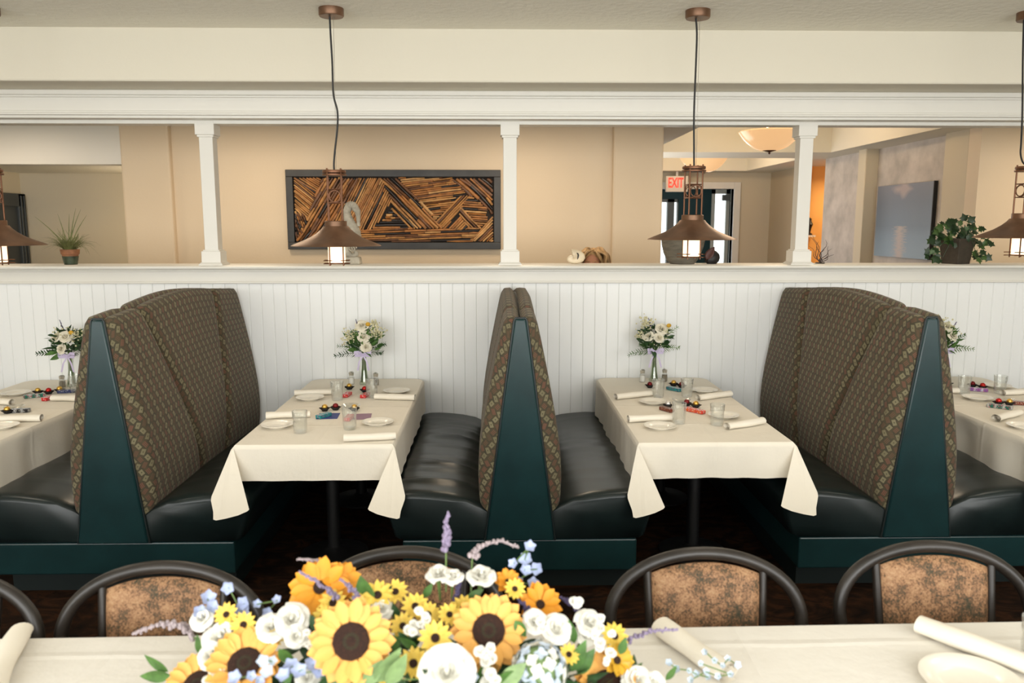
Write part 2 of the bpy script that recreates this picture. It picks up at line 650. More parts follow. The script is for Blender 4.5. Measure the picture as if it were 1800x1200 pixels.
# hallway behind: far wall with pilasters, left opening, foyer opening
FY = 7.75
BZ = 2.785
struct('ceiling_hall', MB().box(-6.2, 6.7, 5.75, 7.86, BZ, BZ + 0.1).box(-6.2, 1.6, 7.8, 8.3, BZ, BZ + 0.1), 'ceil', 'textured ceiling of the hallway behind')
struct('wall_far', MB().box(-3.53, 1.59, FY + 0.05, FY + 0.25, 0, BZ + 0.05), 'tan', 'tan wall behind the ledge carrying the wooden art')
struct('trim_1', MB().box(-3.53, -3.07, FY - 0.02, FY + 0.3, 0, BZ + 0.05), 'tan', 'tan pilaster beside the left opening', smooth=False, bevel=0.02)
struct('trim_2', MB().box(1.12, 1.60, FY - 0.02, FY + 0.3, 0, BZ + 0.05), 'tan', 'tan pilaster beside the foyer', smooth=False, bevel=0.02)
struct('wall_far_header', MB().box(-6.2, -3.53, FY, FY + 0.2, 2.415, BZ + 0.05), 'trim', 'cream header over the left opening', smooth=False)
SX = at_y(36, 330, 9.1).x
struct('wall_alcove', MB().box(-6.0, -2.9, 9.1, 9.2, 0, 2.7), 'beige', 'beige back wall beyond the left opening')
struct('wall_alcove_side', MB().box(SX - 0.12, SX, FY + 0.2, 9.1, 0, 2.7), 'beige', 'beige side wall beyond the left opening')
struct('wall_alcove_right', MB().box(-3.0, -2.9, FY + 0.25, 9.7, 0, 2.7), 'beige', 'beige right wall beyond the left opening')
struct('ceiling_alcove', MB().box(-6.2, -2.9, FY + 0.19, 9.3, 2.418, 2.5), 'ceil', 'ceiling beyond the left opening')
dz = at_y(38, 341, 9.1).z
dd = MB().box(SX, SX + 0.05, 8.96, 9.095, 0, dz).box(SX, SX + 0.05, 7.98, 9.095, dz - 0.14, dz).box(SX, SX + 0.05, 7.98, 8.1, 0, dz)
dr = struct('door_1', dd, 'slate', 'dark slate door and casing beyond the left opening', smooth=False, bevel=0.008)
MB().box(SX, SX + 0.02, 8.1, 8.96, 0, dz - 0.14).build('door_leaf', 'slate', dr, smooth=False)
for y0, y1 in ((8.985, 9.01), (9.04, 9.065)):
    MB().box(SX + 0.05, SX + 0.062, y0, y1, 0, dz - 0.02).build('casing_bead', 'slate', dr, smooth=False, bevel=0.004)
struct('wall_far_right', MB().box(4.66, 6.7, FY, FY + 0.2, 0, BZ + 0.05), 'tan', 'tan wall to the right of the foyer', smooth=False)

# foyer
struct('wall_foyer_left', MB().box(1.49, 1.59, FY + 0.25, 14.5, 0, 3.2), 'beige', 'beige left wall of the foyer')
struct('trim_3', MB().box(4.66, 4.85, FY + 0.2, 8.38, 0, BZ + 0.05), 'beige', 'beige wall return at the foyer opening', smooth=False, bevel=0.012)
struct('wall_foyer_painting', MB().box(4.76, 4.9, 8.36, 10.05, 0, BZ + 0.05), 'plaster', 'mottled plaster wall carrying the seascape')
struct('trim_4', MB().box(4.60, 4.9, 10.03, 10.24, 0, BZ + 0.05), 'beige', 'beige pilaster between the plaster walls', smooth=False, bevel=0.01)
struct('wall_foyer_plaster', MB().box(4.72, 4.9, 10.24, 11.55, 0, BZ + 0.05), 'plaster', 'mottled grey plaster wall in the foyer')
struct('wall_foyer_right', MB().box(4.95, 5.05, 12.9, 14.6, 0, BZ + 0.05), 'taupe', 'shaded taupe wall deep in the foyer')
struct('wall_side_hall', MB().box(5.04, 6.6, 12.93, 13.0, 0, BZ).box(6.5, 6.6, 11.4, 12.9, 0, BZ).box(4.9, 6.6, 11.4, 11.5, 0, BZ), 'ochre', 'ochre lit wall of the side hall', smooth=False)
area('side_hall_light', (5.7, 12.3, 2.6), (0, 0, 0), 0.5, 0.5, 20, (1.0, 0.72, 0.40))
struct('window_6', MB().box(1.585, 1.62, 9.85, 9.92, 0.95, 2.55).box(1.585, 1.62, 12.48, 12.55, 0.95, 2.55).box(1.585, 1.62, 9.85, 12.55, 0.95, 1.02).box(1.585, 1.62, 9.85, 12.55, 2.48, 2.55), 'trim', 'added white frame round the unseen foyer fill light', smooth=False)  # invented window frame, unseen, put round the added foyer fill light
tray = MB()
TX0, TX1 = 1.97, 4.35
tray.box(1.5, TX0, 7.86, 14.6, BZ, BZ + 0.42).box(TX1, 6.6, 7.86, 14.6, BZ, BZ + 0.42)
tray.box(TX0, TX1, 10.5, 11.4, BZ, BZ + 0.42).box(TX0, TX1, 14.0, 14.6, BZ, BZ + 0.42).box(TX0, TX1, 7.80, 7.88, BZ, BZ + 0.42)
struct('ceiling_foyer', tray, 'cream', 'cream tray ceiling of the foyer', smooth=False)
struct('ceiling_trays', MB().box(1.5, 6.6, 7.86, 14.6, BZ + 0.40, BZ + 0.5), 'cream', 'raised centres of the foyer trays', smooth=False)

EY = 14.5
DX0, DX1, DZT = at_y(1120, 332, EY).x, at_y(1290, 332, EY).x, at_y(1290, 332, EY).z
struct('wall_end', MB().box(1.5, DX0, EY, EY + 0.15, 0, BZ).box(DX1, 5.0, EY, EY + 0.15, 0, BZ).box(DX0, DX1, EY, EY + 0.15, DZT, BZ), 'beige', 'beige end wall of the foyer round the entrance', smooth=False)
tw = 0.12
cs = MB().box(DX1, DX1 + tw, EY - 0.03, EY + 0.17, 0, DZT + tw).box(DX0 - tw, DX0, EY - 0.03, EY + 0.17, 0, DZT + tw).box(DX0, DX1, EY - 0.03, EY + 0.17, DZT, DZT + tw)
struct('door_2', cs, 'trim', 'white casing of the entrance opening', smooth=False, bevel=0.006)
# vestibule with glazed front
VY = 16.6
def vx(px): return at_y(px, 400, VY).x
vt = at_y(1200, 350, VY).z
vw = MB().box(vx(1191), vx(1249), VY, VY + 0.12, 0, 3.0).box(vx(1280), vx(1280) + 1.6, VY, VY + 0.12, 0, 3.0)
vw.box(vx(1100) - 0.6, vx(1100), VY, VY + 0.12, 0, 3.0).box(vx(1100), vx(1191), VY, VY + 0.12, vt, 3.0).box(vx(1249), vx(1280), VY, VY + 0.12, at_y(1260, 332, VY).z, 3.0)
struct('wall_vestibule', vw, 'teal', 'dark teal vestibule wall', smooth=False)
struct('wall_vestibule_right', MB().box(vx(1290) + 0.2, vx(1290) + 0.3, EY + 0.15, VY, 0, 3.0), 'teal', 'dark teal vestibule side wall', smooth=False)
struct('wall_vestibule_left', MB().box(1.6, 1.7, EY + 0.15, VY, 0, 3.0), 'teal', 'dark teal vestibule left wall', smooth=False)
struct('ceiling_vestibule', MB().box(1.5, 7, EY + 0.1, VY + 0.12, 2.95, 3.05), 'ceil', 'vestibule ceiling', smooth=False)
struct('floor_vestibule', MB().box(1.5, 7, EY + 0.1, VY + 4, -0.1, 0.0), 'alugrey', 'vestibule floor and paving outside', smooth=False)
sl = MB()
for a, b2 in ((1100, 1104), (1172, 1184), (1189.5, 1191)):
    sl.box(vx(a), vx(b2), VY - 0.02, VY + 0.1, 0, vt)
sl.box(vx(1100), vx(1191), VY - 0.02, VY + 0.1, vt - 0.06, vt)
s_ = struct('window_5', sl, 'alugrey', 'grey framed glazed sidelight by the entrance', smooth=False)
MB().box(vx(1104), vx(1190), VY + 0.04, VY + 0.045, 0.02, vt - 0.06).build('pane', 'pane', s_, smooth=False)
d3z = at_y(1260, 332, VY).z
a, b2 = vx(1249), vx(1280)
dl = MB().box(a, a + 0.07, VY - 0.03, VY + 0.03, 0, d3z).box(b2 - 0.07, b2, VY - 0.03, VY + 0.03, 0, d3z).box(a, b2, VY - 0.03, VY + 0.03, d3z - 0.10, d3z).box(a, b2, VY - 0.03, VY + 0.03, 0, 0.25)
d3 = struct('door_3', dl, 'trim', 'white framed glass entrance door', smooth=False)
MB().box(a + 0.07, b2 - 0.07, VY - 0.003, VY + 0.003, 0.25, d3z - 0.10).build('pane', 'pane', d3, smooth=False)
MB().box(a + 0.20, a + 0.36, VY - 0.10, VY - 0.03, d3z - 0.24, d3z - 0.12).build('door_closer', 'alugrey', d3, smooth=False, bevel=0.01)

# ================================================================== FOYER THINGS
def bowl_light(label, x, y, ztop, r):
    t = thing('bowl_light', label, 'light', (x, y, ztop), group='bowl lights in the foyer')
    prof = []
    for k in range(13):
        a = k / 12 * PI / 2
        prof.append((max(0.012, r * k / 12), -r * 0.60 * (1 - (k / 12) ** 2.7)))
    prof += [(r * 0.985, 0.004), (r * 0.97, 0.0)]
    inner = [(max(0.01, pr * 0.965), pz + 0.012) for pr, pz in prof[:13]][::-1]
    MB().lathe(prof + inner, 36, cap=False).build('glass_bowl', 'bowlglass', t)
    MB().lathe([(0.004, -r * 0.58 - 0.045), (0.014, -r * 0.58 - 0.035), (0.010, -r * 0.58 - 0.022), (0.075, -r * 0.58 - 0.004), (0.07, -r * 0.58 + 0.012)], 20).build('finial', 'bronze', t)
    MB().tube([(0, 0, -r * 0.55), (0, 0, 0.42)], 0.012, 8).build('stem', 'bronze', t)
    MB().lathe([(0.07, BZ + 0.40 - ztop - 0.03), (0.085, BZ + 0.40 - ztop)], 20).build('canopy', 'bronze', t)
    for a in range(3):
        MB().tube([(0.01 * math.cos(a * 2.1), 0.01 * math.sin(a * 2.1), 0.06), (r * 0.97 * math.cos(a * 2.1), r * 0.97 * math.sin(a * 2.1), 0.0)], 0.005, 6).build('arm', 'bronze', t)
    point('bowl_bulb', (x, y, ztop + 0.10), 34, (1.0, 0.76, 0.48), 0.08)
    return t


p1 = at_y(1354, 232, 9.15)
bowl_light('amber glass bowl light beside the right column', p1.x, 9.15, p1.z, 0.345)
p2 = at_y(1237, 278, 12.7)
bowl_light('amber glass bowl light behind the hanging copper lamp', p2.x, 12.7, p2.z, 0.365)

# EXIT sign under the foyer ceiling
e0, e1 = at_y(1171, 309, 14.2), at_y(1209, 337, 14.2)
ex = thing('exit_sign', 'white exit sign with red letters hanging in the foyer', 'sign', ((e0.x + e1.x) / 2, 14.2, e1.z))
ew, eh = (e1.x - e0.x), (e0.z - e1.z)
M['signwhite'] = mat('sign_white', (0.82, 0.76, 0.66), 0.5)
M['signred'] = mat('lit_red_letters', (0.8, 0.05, 0.03), 0.5, emit=((1.0, 0.06, 0.03), 0.9))
MB().box(-ew / 2, ew / 2, 0, 0.05, 0, eh).build('housing', 'signwhite', ex, smooth=False, bevel=0.008)
MB().box(-0.02, 0.02, 0.015, 0.035, eh, BZ - e1.z).build('mount', 'signwhite', ex, smooth=False)
fc = bpy.data.curves.new('lettering', 'FONT')
fc.body = 'EXIT'
fc.size = eh * 0.86
fc.extrude = 0.002
fc.offset = 0.006
fc.align_x = 'CENTER'
fo = bpy.data.objects.new('tmp', fc)
COL.objects.link(fo)
bpy.context.view_layer.update()
fme = bpy.data.meshes.new_from_object(fo.evaluated_get(bpy.context.evaluated_depsgraph_get()))
bpy.data.objects.remove(fo)
fme.materials.clear()
fme.materials.append(M['signred'])
obj('lettering', fme, ex, loc=(-ew * 0.06, -0.004, eh * 0.28), rot=(PI / 2, 0, 0), scale=(0.56, 1.0, 1))

# seascape canvas on the plaster wall
def seascape():
    m, t, b = new_mat('seascape_print')
    tc = t.nodes.new('ShaderNodeTexCoord')
    sp = t.nodes.new('ShaderNodeSeparateXYZ')
    t.links.new(tc.outputs['Generated'], sp.inputs[0])
    h = sp.outputs['Z']
    w = NX(t, sp.outputs['Y'])
    base = ramp(t, h, [(0.0, (0.26, 0.35, 0.44)), (0.30, (0.20, 0.27, 0.35)), (0.42, (0.16, 0.21, 0.27)), (0.75, (0.15, 0.18, 0.23)), (1.0, (0.17, 0.19, 0.24))])
    nz = NX(t, noise(t, 22, 3, 'Generated', stretch=(1, 0.5, 4)))
    col = (w - 0.52).abs() + (nz - 0.5) * 0.28
    refl = (col * -9.0 + 1.15).op('MINIMUM', 1.0).op('MAXIMUM', 0.0) * NX(t, h).lt(0.43)
    c2 = mixc(t, refl * 0.75, base, (0.52, 0.40, 0.33))
    cl = NX(t, noise(t, 5, 4, 'Generated'))
    glow = ((w - 0.5).abs() * 1.3 + (NX(t, h) - 0.93).abs() * 2.6 + (cl - 0.5) * 0.6)
    glow = (glow * -4.0 + 1.35).op('MINIMUM', 1.0).op('MAXIMUM', 0.0)
    c3 = mixc(t, glow * 0.6, c2, (0.50, 0.38, 0.35))
    t.links.new(c3, b.inputs['Base Color'])
    b.inputs['Roughness'].default_value = 0.35
    return m


M['seascape'] = seascape()
pc = thing('canvas_painting', 'blue grey seascape canvas on the plaster wall beside the ivy', 'painting', (4.76, 8.64, 1.475))
MB().box(-0.045, -0.004, 0, 1.26, 0, 0.845).build('canvas', 'seascape', pc, smooth=False)
MB().box(-0.0445, -0.002, -0.012, -0.0005, -0.002, 0.847).build('edge', 'black', pc, smooth=False)

# wooden wall art
A0, A1 = at_y(501, 298, FY), at_y(881, 438, FY)
AW, AH = 2.045, A0.z - A1.z + 0.0
art = thing('wall_art', 'long black framed wall art of driftwood sticks behind the ledge', 'wall art', (A0.x, FY + 0.045, A1.z))
M['artframe'] = mat('charcoal_frame_stain', (0.028, 0.027, 0.025), 0.45, var=(6, 0.3))
M['artback'] = mat('dark_art_backing', (0.012, 0.007, 0.004), 0.8)
WOODS = [mat('honey_stick', (0.40, 0.19, 0.055), 0.5, var=(18, 0.35)), mat('amber_stick', (0.33, 0.135, 0.035), 0.5, var=(18, 0.35)),
         mat('brown_stick', (0.135, 0.055, 0.02), 0.45, var=(18, 0.4)), mat('charred_stick', (0.016, 0.011, 0.009), 0.35), mat('pale_stick', (0.52, 0.29, 0.11), 0.55, var=(18, 0.3))]
fw_ = 0.066
for x0, x1, z0, z1 in ((0, AW, 0, fw_), (0, AW, AH - fw_, AH), (0, fw_, fw_, AH - fw_), (AW - fw_, AW, fw_, AH - fw_)):
    MB().box(x0, x1, -0.05, 0.0, z0, z1).build('frame', 'artframe', art, smooth=False, bevel=0.004)
MB().box(fw_, AW - fw_, -0.012, 0.0, fw_, AH - fw_).build('backing', 'artback', art, smooth=False)
rng = random.Random(5)
IX0, IX1, IY0, IY1 = 122, 1482, 493, 920
IW, IH = AW - 2 * fw_, AH - 2 * fw_


def a2(p):
    return (fw_ + (p[0] - IX0) / (IX1 - IX0) * IW, fw_ + (1 - (p[1] - IY0) / (IY1 - IY0)) * IH)


def clip_line(poly, p, d):
    """parameter intervals of the line p+t*d inside polygon"""
    ts = []
    n = len(poly)
    for k in range(n):
        ax, ay = poly[k]
        bx, by = poly[(k + 1) % n]
        ex_, ey_ = bx - ax, by - ay
        den = d[0] * ey_ - d[1] * ex_
        if abs(den) < 1e-9:
            continue
        t = ((ax - p[0]) * ey_ - (ay - p[1]) * ex_) / den
        s = ((ax - p[0]) * d[1] - (ay - p[1]) * d[0]) / den
        if 0 <= s < 1:
            ts.append(t)
    ts.sort()
    return [(ts[k], ts[k + 1]) for k in range(0, len(ts) - 1, 2)]


REG = [  # outline, stick angle (image degrees, down positive), width, lengths, wood weights
    ([(122, 493), (320, 493), (215, 755), (122, 730)], 36, 0.019, (0.25, 0.5), (4, 3, .4, .9, 1)),
    ([(122, 730), (215, 755), (185, 850), (122, 915)], 70, 0.020, (0.02, 0.045), (1, 1, 3, 2, 0)),
    ([(320, 493), (565, 493), (480, 640), (300, 915), (122, 918), (185, 850), (215, 755)], -58, 0.027, (0.12, 0.3), (1.6, 2, 4, 2, .3)),
    ([(565, 493), (712, 493), (790, 640), (665, 825), (470, 830), (360, 830), (480, 640)], -63, 0.020, (0.2, 0.45), (4, 3, .8, .6, 1.2)),
    ([(712, 493), (835, 493), (1150, 828), (1010, 828), (790, 640)], 46, 0.029, (0.2, 0.5), (2, 2.5, 4, 1, .3)),
    ([(790, 640), (1010, 828), (905, 828), (785, 700)], 46, 0.024, (0.15, 0.4), (3, 3, 1, 1, 1)),
    ([(785, 700), (860, 782), (725, 782)], 0, 0.026, (0.03, 0.06), (1, 1, 2, 3, 1)),
    ([(725, 782), (860, 782), (905, 828), (665, 828)], -1, 0.026, (0.2, 0.4), (2, 2, 1, 3, 0)),
    ([(835, 493), (1195, 493), (1290, 590), (1085, 770), (970, 650)], -7, 0.020, (0.12, 0.4), (3, 3, 1.4, .7, 1)),
    ([(1250, 612), (1320, 612), (1262, 690), (1150, 828), (1085, 770)], -46, 0.022, (0.2, 0.45), (4, 3, 1, .6, 1)),
    ([(1320, 612), (1435, 690), (1440, 800), (1390, 815), (1262, 690)], 4, 0.022, (0.12, 0.3), (3, 3, 1, 1.4, .6)),
    ([(1262, 690), (1395, 828), (1310, 828), (1255, 750)], 46, 0.026, (0.12, 0.3), (2, 2, 3, 1.5, .5)),
    ([(1255, 750), (1310, 828), (1160, 828)], -46, 0.022, (0.08, 0.25), (3, 3, 1, 1, 1)),
    ([(1195, 493), (1482, 493), (1482, 735), (1435, 690), (1290, 590)], 45, 0.032, (0.12, 0.35), (1, 2, 4, 2.2, .2)),
    ([(360, 830), (1395, 828), (1335, 918), (300, 918)], -2, 0.021, (0.12, 0.4), (3, 3, 1.5, 1.0, 1)),
    ([(1482, 735), (1482, 918), (1335, 918), (1395, 828)], -46, 0.020, (0.2, 0.4), (4, 3, 1, .6, 1.5)),
]
sticks = []
for poly_, ang, wd, (l0, l1), wts in REG:
    P = [a2(p) for p in poly_]
    a = -R(ang)
    d = (math.cos(a), math.sin(a))
    nrm = (-d[1], d[0])
    offs = [x * nrm[0] + z * nrm[1] for x, z in P]
    o_ = min(offs) + wd * 0.4
    while o_ < max(offs) - wd * 0.3:
        p = (nrm[0] * o_, nrm[1] * o_)
        for t0, t1 in clip_line(P, p, d):
            t = t0 - rng.uniform(0, 0.03)
            while t < t1 - 0.012:
                L = min(rng.uniform(l0, l1), t1 - t)
                if L > 0.012:
                    sticks.append((p[0] + d[0] * t, p[1] + d[1] * t, p[0] + d[0] * (t + L), p[1] + d[1] * (t + L), wd * rng.uniform(0.44, 0.60), rng.choices(range(5), wts)[0]))
                t += L + 0.004
        o_ += wd * rng.uniform(0.82, 1.08)
sticks.sort(key=lambda s: -math.hypot(s[2] - s[0], s[3] - s[1]) * s[4])
rest = {}
for k, (x0, z0, x1, z1, r, wi) in enumerate(sticks):
    x0, x1 = min(max(x0, fw_ + r), AW - fw_ - r), min(max(x1, fw_ + r), AW - fw_ - r)
    z0, z1 = min(max(z0, fw_ + r), AH - fw_ - r), min(max(z1, fw_ + r), AH - fw_ - r)
    yy = -0.014 - rng.uniform(0, 0.012)
    m_ = MB()
    mx_, mz_ = (x0 + x1) / 2 + rng.uniform(-.004, .004), (z0 + z1) / 2 + rng.uniform(-.004, .004)
    m_.tube([(x0, yy, z0), (mx_, yy - rng.uniform(0, 0.006), mz_), (x1, yy, z1)], [r * rng.uniform(0.7, 1), r, r * rng.uniform(0.55, 1)], 6)
    if k < 300:
        m_.build('stick', WOODS[wi], art, angle=60)
    else:
        rest.setdefault(wi, MB()).merge(m_)
for wi, m_ in rest.items():
    so = m_.build('small_sticks', WOODS[wi], art, angle=60)
    so['kind'] = 'stuff'

# ================================================================== BOOTHS
BY0, BY1 = 3.81, 5.655


def booth_top(y):
    f = (y - BY0) / (BY1 - BY0)
    return 0.058 * max(0.0, math.sin(PI * min(1, max(0, f)))) ** 1.6


OUTP = [(0.150, 0.34), (0.188, 0.40), (0.203, 0.50), (0.207, 0.60), (0.201, 0.72), (0.186, 0.84), (0.166, 0.96), (0.144, 1.08), (0.122, 1.19), (0.103, 1.28), (0.090, 1.34), (0.078, 1.38), (0.060, 1.405), (0.040, 1.412), (0.020, 1.404), (0.004, 1.385)]


def panel_half(z):
    return 0.026 + (1.40 - min(1.40, z)) / 1.13 * 0.149


def inner_pt(k):
    x, z = OUTP[k]
    if z <= 1.36 and k < 11:
        return (panel_half(z) - 0.004, z)
    return (min(x, 0.03) * 0.9, min(z, 1.385))


def resample(path, n):
    L = [0]
    for a, b in zip(path, path[1:]):
        L.append(L[-1] + math.dist(a, b))
    out = []
    for k in range(n + 1):
        s = L[-1] * k / n
        i = 0
        while i < len(L) - 2 and L[i + 1] < s:
            i += 1
        f = (s - L[i]) / max(1e-9, L[i + 1] - L[i])
        out.append(tuple(path[i][q] + (path[i + 1][q] - path[i][q]) * f for q in range(2)))
    return out, L[-1]


def booth_section(side, kind):
    """one upholstered panel of the backrest; kind 0 front, 1 middle wedge, 2 wall end"""
    m = MB()
    NT, NQ = 34, 26
    op, plen = resample(OUTP, NT)
    ip, _ = resample([inner_pt(k) for k in range(len(OUTP))], NT)
    zt = lambda z: min(1, max(0, (z - 0.45) / 0.95))
    s1 = lambda z: 4.49 - 0.36 * zt(z) ** 1.25
    s2 = lambda z: 4.90 + 0.29 * zt(z) ** 1.1

    def pos(a, b):
        k = round(a * NT)
        (xo, zo), (xi, zi) = op[k], ip[k]
        if kind == 0:
            y0, y1 = BY0 - 0.004, s1(zo)
        elif kind == 1:
            y0, y1 = s1(zo), s2(zo)
        else:
            y0, y1 = s2(zo), BY1
        q = 0.5 - 0.5 * math.cos(PI * b)
        q = 0.35 * b + 0.65 * q
        y = y0 + (y1 - y0) * q
        d0, d1 = y - y0, y1 - y
        def rnd(d, w, lo):
            f = min(1, max(0, d / w))
            return lo + (1 - lo) * math.sqrt(1 - (1 - f) ** 2)
        e0 = rnd(d0, 0.045, 0.0) if kind == 0 else rnd(d0, 0.085, 0.30)
        e1 = rnd(d1, 0.05, 0.2) if kind == 2 else rnd(d1, 0.055, 0.30)
        e = min(e0, e1) + 0.06 * math.sin(PI * q)
        lift = booth_top(y) * zt(zo) ** 3
        x = xi + (xo - xi) * e
        z = zi + (zo - zi) * e + lift
        return (side * x, y, z)

    cum = {}
    for ka in range(NT + 1):
        P_ = [Vector(pos(ka / NT, kb / NQ)) for kb in range(NQ + 1)]
        L_ = P_[-1].y
        for kb in range(NQ, -1, -1):
            if kb < NQ:
                L_ -= (P_[kb + 1] - P_[kb]).length
            cum[ka, kb] = L_

    def uvf(a, b):
        return (cum[round(a * NT), round(b * NQ)] + (0.4 if side > 0 else 0), plen * a)

    m.grid(pos, NT, NQ, uvf)
    return m


def seat_mesh(side, wrinkle, seed):
    rg = random.Random(seed)
    m = MB()
    prof = [(0.16, 0.290), (0.40, 0.287), (0.61, 0.290), (0.632, 0.30), (0.648, 0.36), (0.664, 0.42), (0.672, 0.465), (0.668, 0.495), (0.648, 0.518), (0.60, 0.531), (0.53, 0.533), (0.45, 0.528), (0.36, 0.518), (0.27, 0.498), (0.20, 0.466), (0.16, 0.44)]
    ys = [BY0 - 0.002, BY0 + 0.003, BY0 + 0.012, BY0 + 0.028, BY0 + 0.05]
    ys += [BY0 + 0.07 + (BY1 - BY0 - 0.10) * k / 60 for k in range(61)] + [BY1]
    ph = [(rg.uniform(4.0, 5.5), rg.uniform(0.02, 0.05), rg.uniform(-0.25, 0.25), rg.uniform(0.5, 1)) for _ in range(14)]
    cx, cz = 0.41, 0.40
    rs = []
    for y in ys:
        d = y - BY0
        f = min(1, max(0, (d + 0.002) / 0.05))
        e = math.sqrt(max(0, 1 - (1 - f) ** 2))
        sh = 0.035 * (1 - e)
        ring = []
        for x, z in prof:
            zz = z
            if z > 0.42:
                zz = z - sh * (1.0 if z > 0.5 else 0.5) - 0.03 * max(0, (y - 4.6)) / 1.0
                for wy, ww, sl, am in ph:
                    q = (y - wy - sl * (x - 0.4)) / ww
                    zz += wrinkle * am * math.exp(-q * q) * math.sin(PI * min(1, max(0, (x - 0.18) / 0.5)))
            xx = x
            if x > 0.6:
                xx = x - sh * 0.6
            ring.append((side * xx, y, zz))
        rs.append(ring)
    m.rings(rs)
    return m


def make_booth(label, loc_x, seed):
    t = thing('double_booth', label, 'booth', (loc_x, 0, 0), group='double sided restaurant booths')
    MB().box(-0.565, 0.565, BY0 + 0.08, BY1, 0, 0.12).build('toe_kick', 'piping', t, smooth=False)
    MB().box(-0.588, 0.588, BY0, BY1, 0.118, 0.283).build('plinth', 'vinyl', t, smooth=False, bevel=0.008)
    core = [(-0.15, 0.275), (0.15, 0.275), (0.015, 1.34), (-0.015, 1.34)]
    MB().prism(core, BY0 + 0.03, BY1 - 0.002).build('core', 'piping', t, smooth=False)
    ep = [(-0.172, 0.283), (0.172, 0.283), (0.0285, 1.388), (0.022, 1.398), (-0.022, 1.398), (-0.0285, 1.388)]
    pan = MB().prism(ep, BY0 - 0.018, BY0 + 0.02).build('end_panel', 'vinyl', t, smooth=True, bevel=0.008, angle=30)
    pp = [(x, BY0 - 0.006, z) for x, z in ((-0.176, 0.283), (-0.0315, 1.388), (-0.024, 1.402), (0.024, 1.402), (0.0315, 1.388), (0.176, 0.283))]
    MB().tube(pp, 0.0055, 6).build('piping', 'piping', pan)
    for side in (-1, 1):
        for kind in (0, 1, 2):
            booth_section(side, kind).build('backrest_panel', 'fabric', t, angle=80)
        seat_mesh(side, 0.013 if (seed == 2 and side < 0) else 0.004, seed * 3 + side).build('seat', 'seatvinyl', t, angle=60)
    return t


make_booth('high backed double booth nearest the left edge, green vinyl end panel', -1.897, 1)
make_booth('high backed double booth in the middle, seen end on', 0.117, 2)
make_booth('high backed double booth nearest the right edge, green vinyl end panel', 2.117, 3)

# ================================================================== TABLES AND CLOTHS
TZ = 0.75
TN = ['at the left edge of the photo', 'left of the middle booth', 'right of the middle booth', 'at the right edge of the photo']
TX = [(-3.345, -2.535), (-1.325, -0.512), (0.712, 1.522), (2.725, 3.535)]
TY0, TY1 = 3.90, 5.655


def booth_table(k):
    x0, x1 = TX[k]
    cx = (x0 + x1) / 2
    t = thing('booth_table', 'dark pedestal table under an ivory cloth ' + TN[k], 'table', (cx, 0, 0), group='booth tables')
    w = (x1 - x0) / 2 - 0.016
    tp = [(-w, TY0 + 0.02), (w, TY0 + 0.02), (w, TY1 - 0.1), (w - 0.03, TY1 - 0.03), (w - 0.1, TY1 - 0.006), (-w + 0.1, TY1 - 0.006), (-w + 0.03, TY1 - 0.03), (-w, TY1 - 0.1)]
    MB().rings([[(x, y, z) for x, y in tp] for z in (TZ - 0.04, TZ - 0.006)]).build('tabletop', 'tabletop', t, smooth=False)
    for y in (TY0 + 0.42, TY1 - 0.42):
        MB().lathe([(0.19, 0.0), (0.19, 0.012), (0.06, 0.03), (0.036, 0.05), (0.036, 0.66), (0.12, 0.70), (0.12, TZ - 0.04)], 20, (0, y, 0)).build('pedestal', 'black', t)


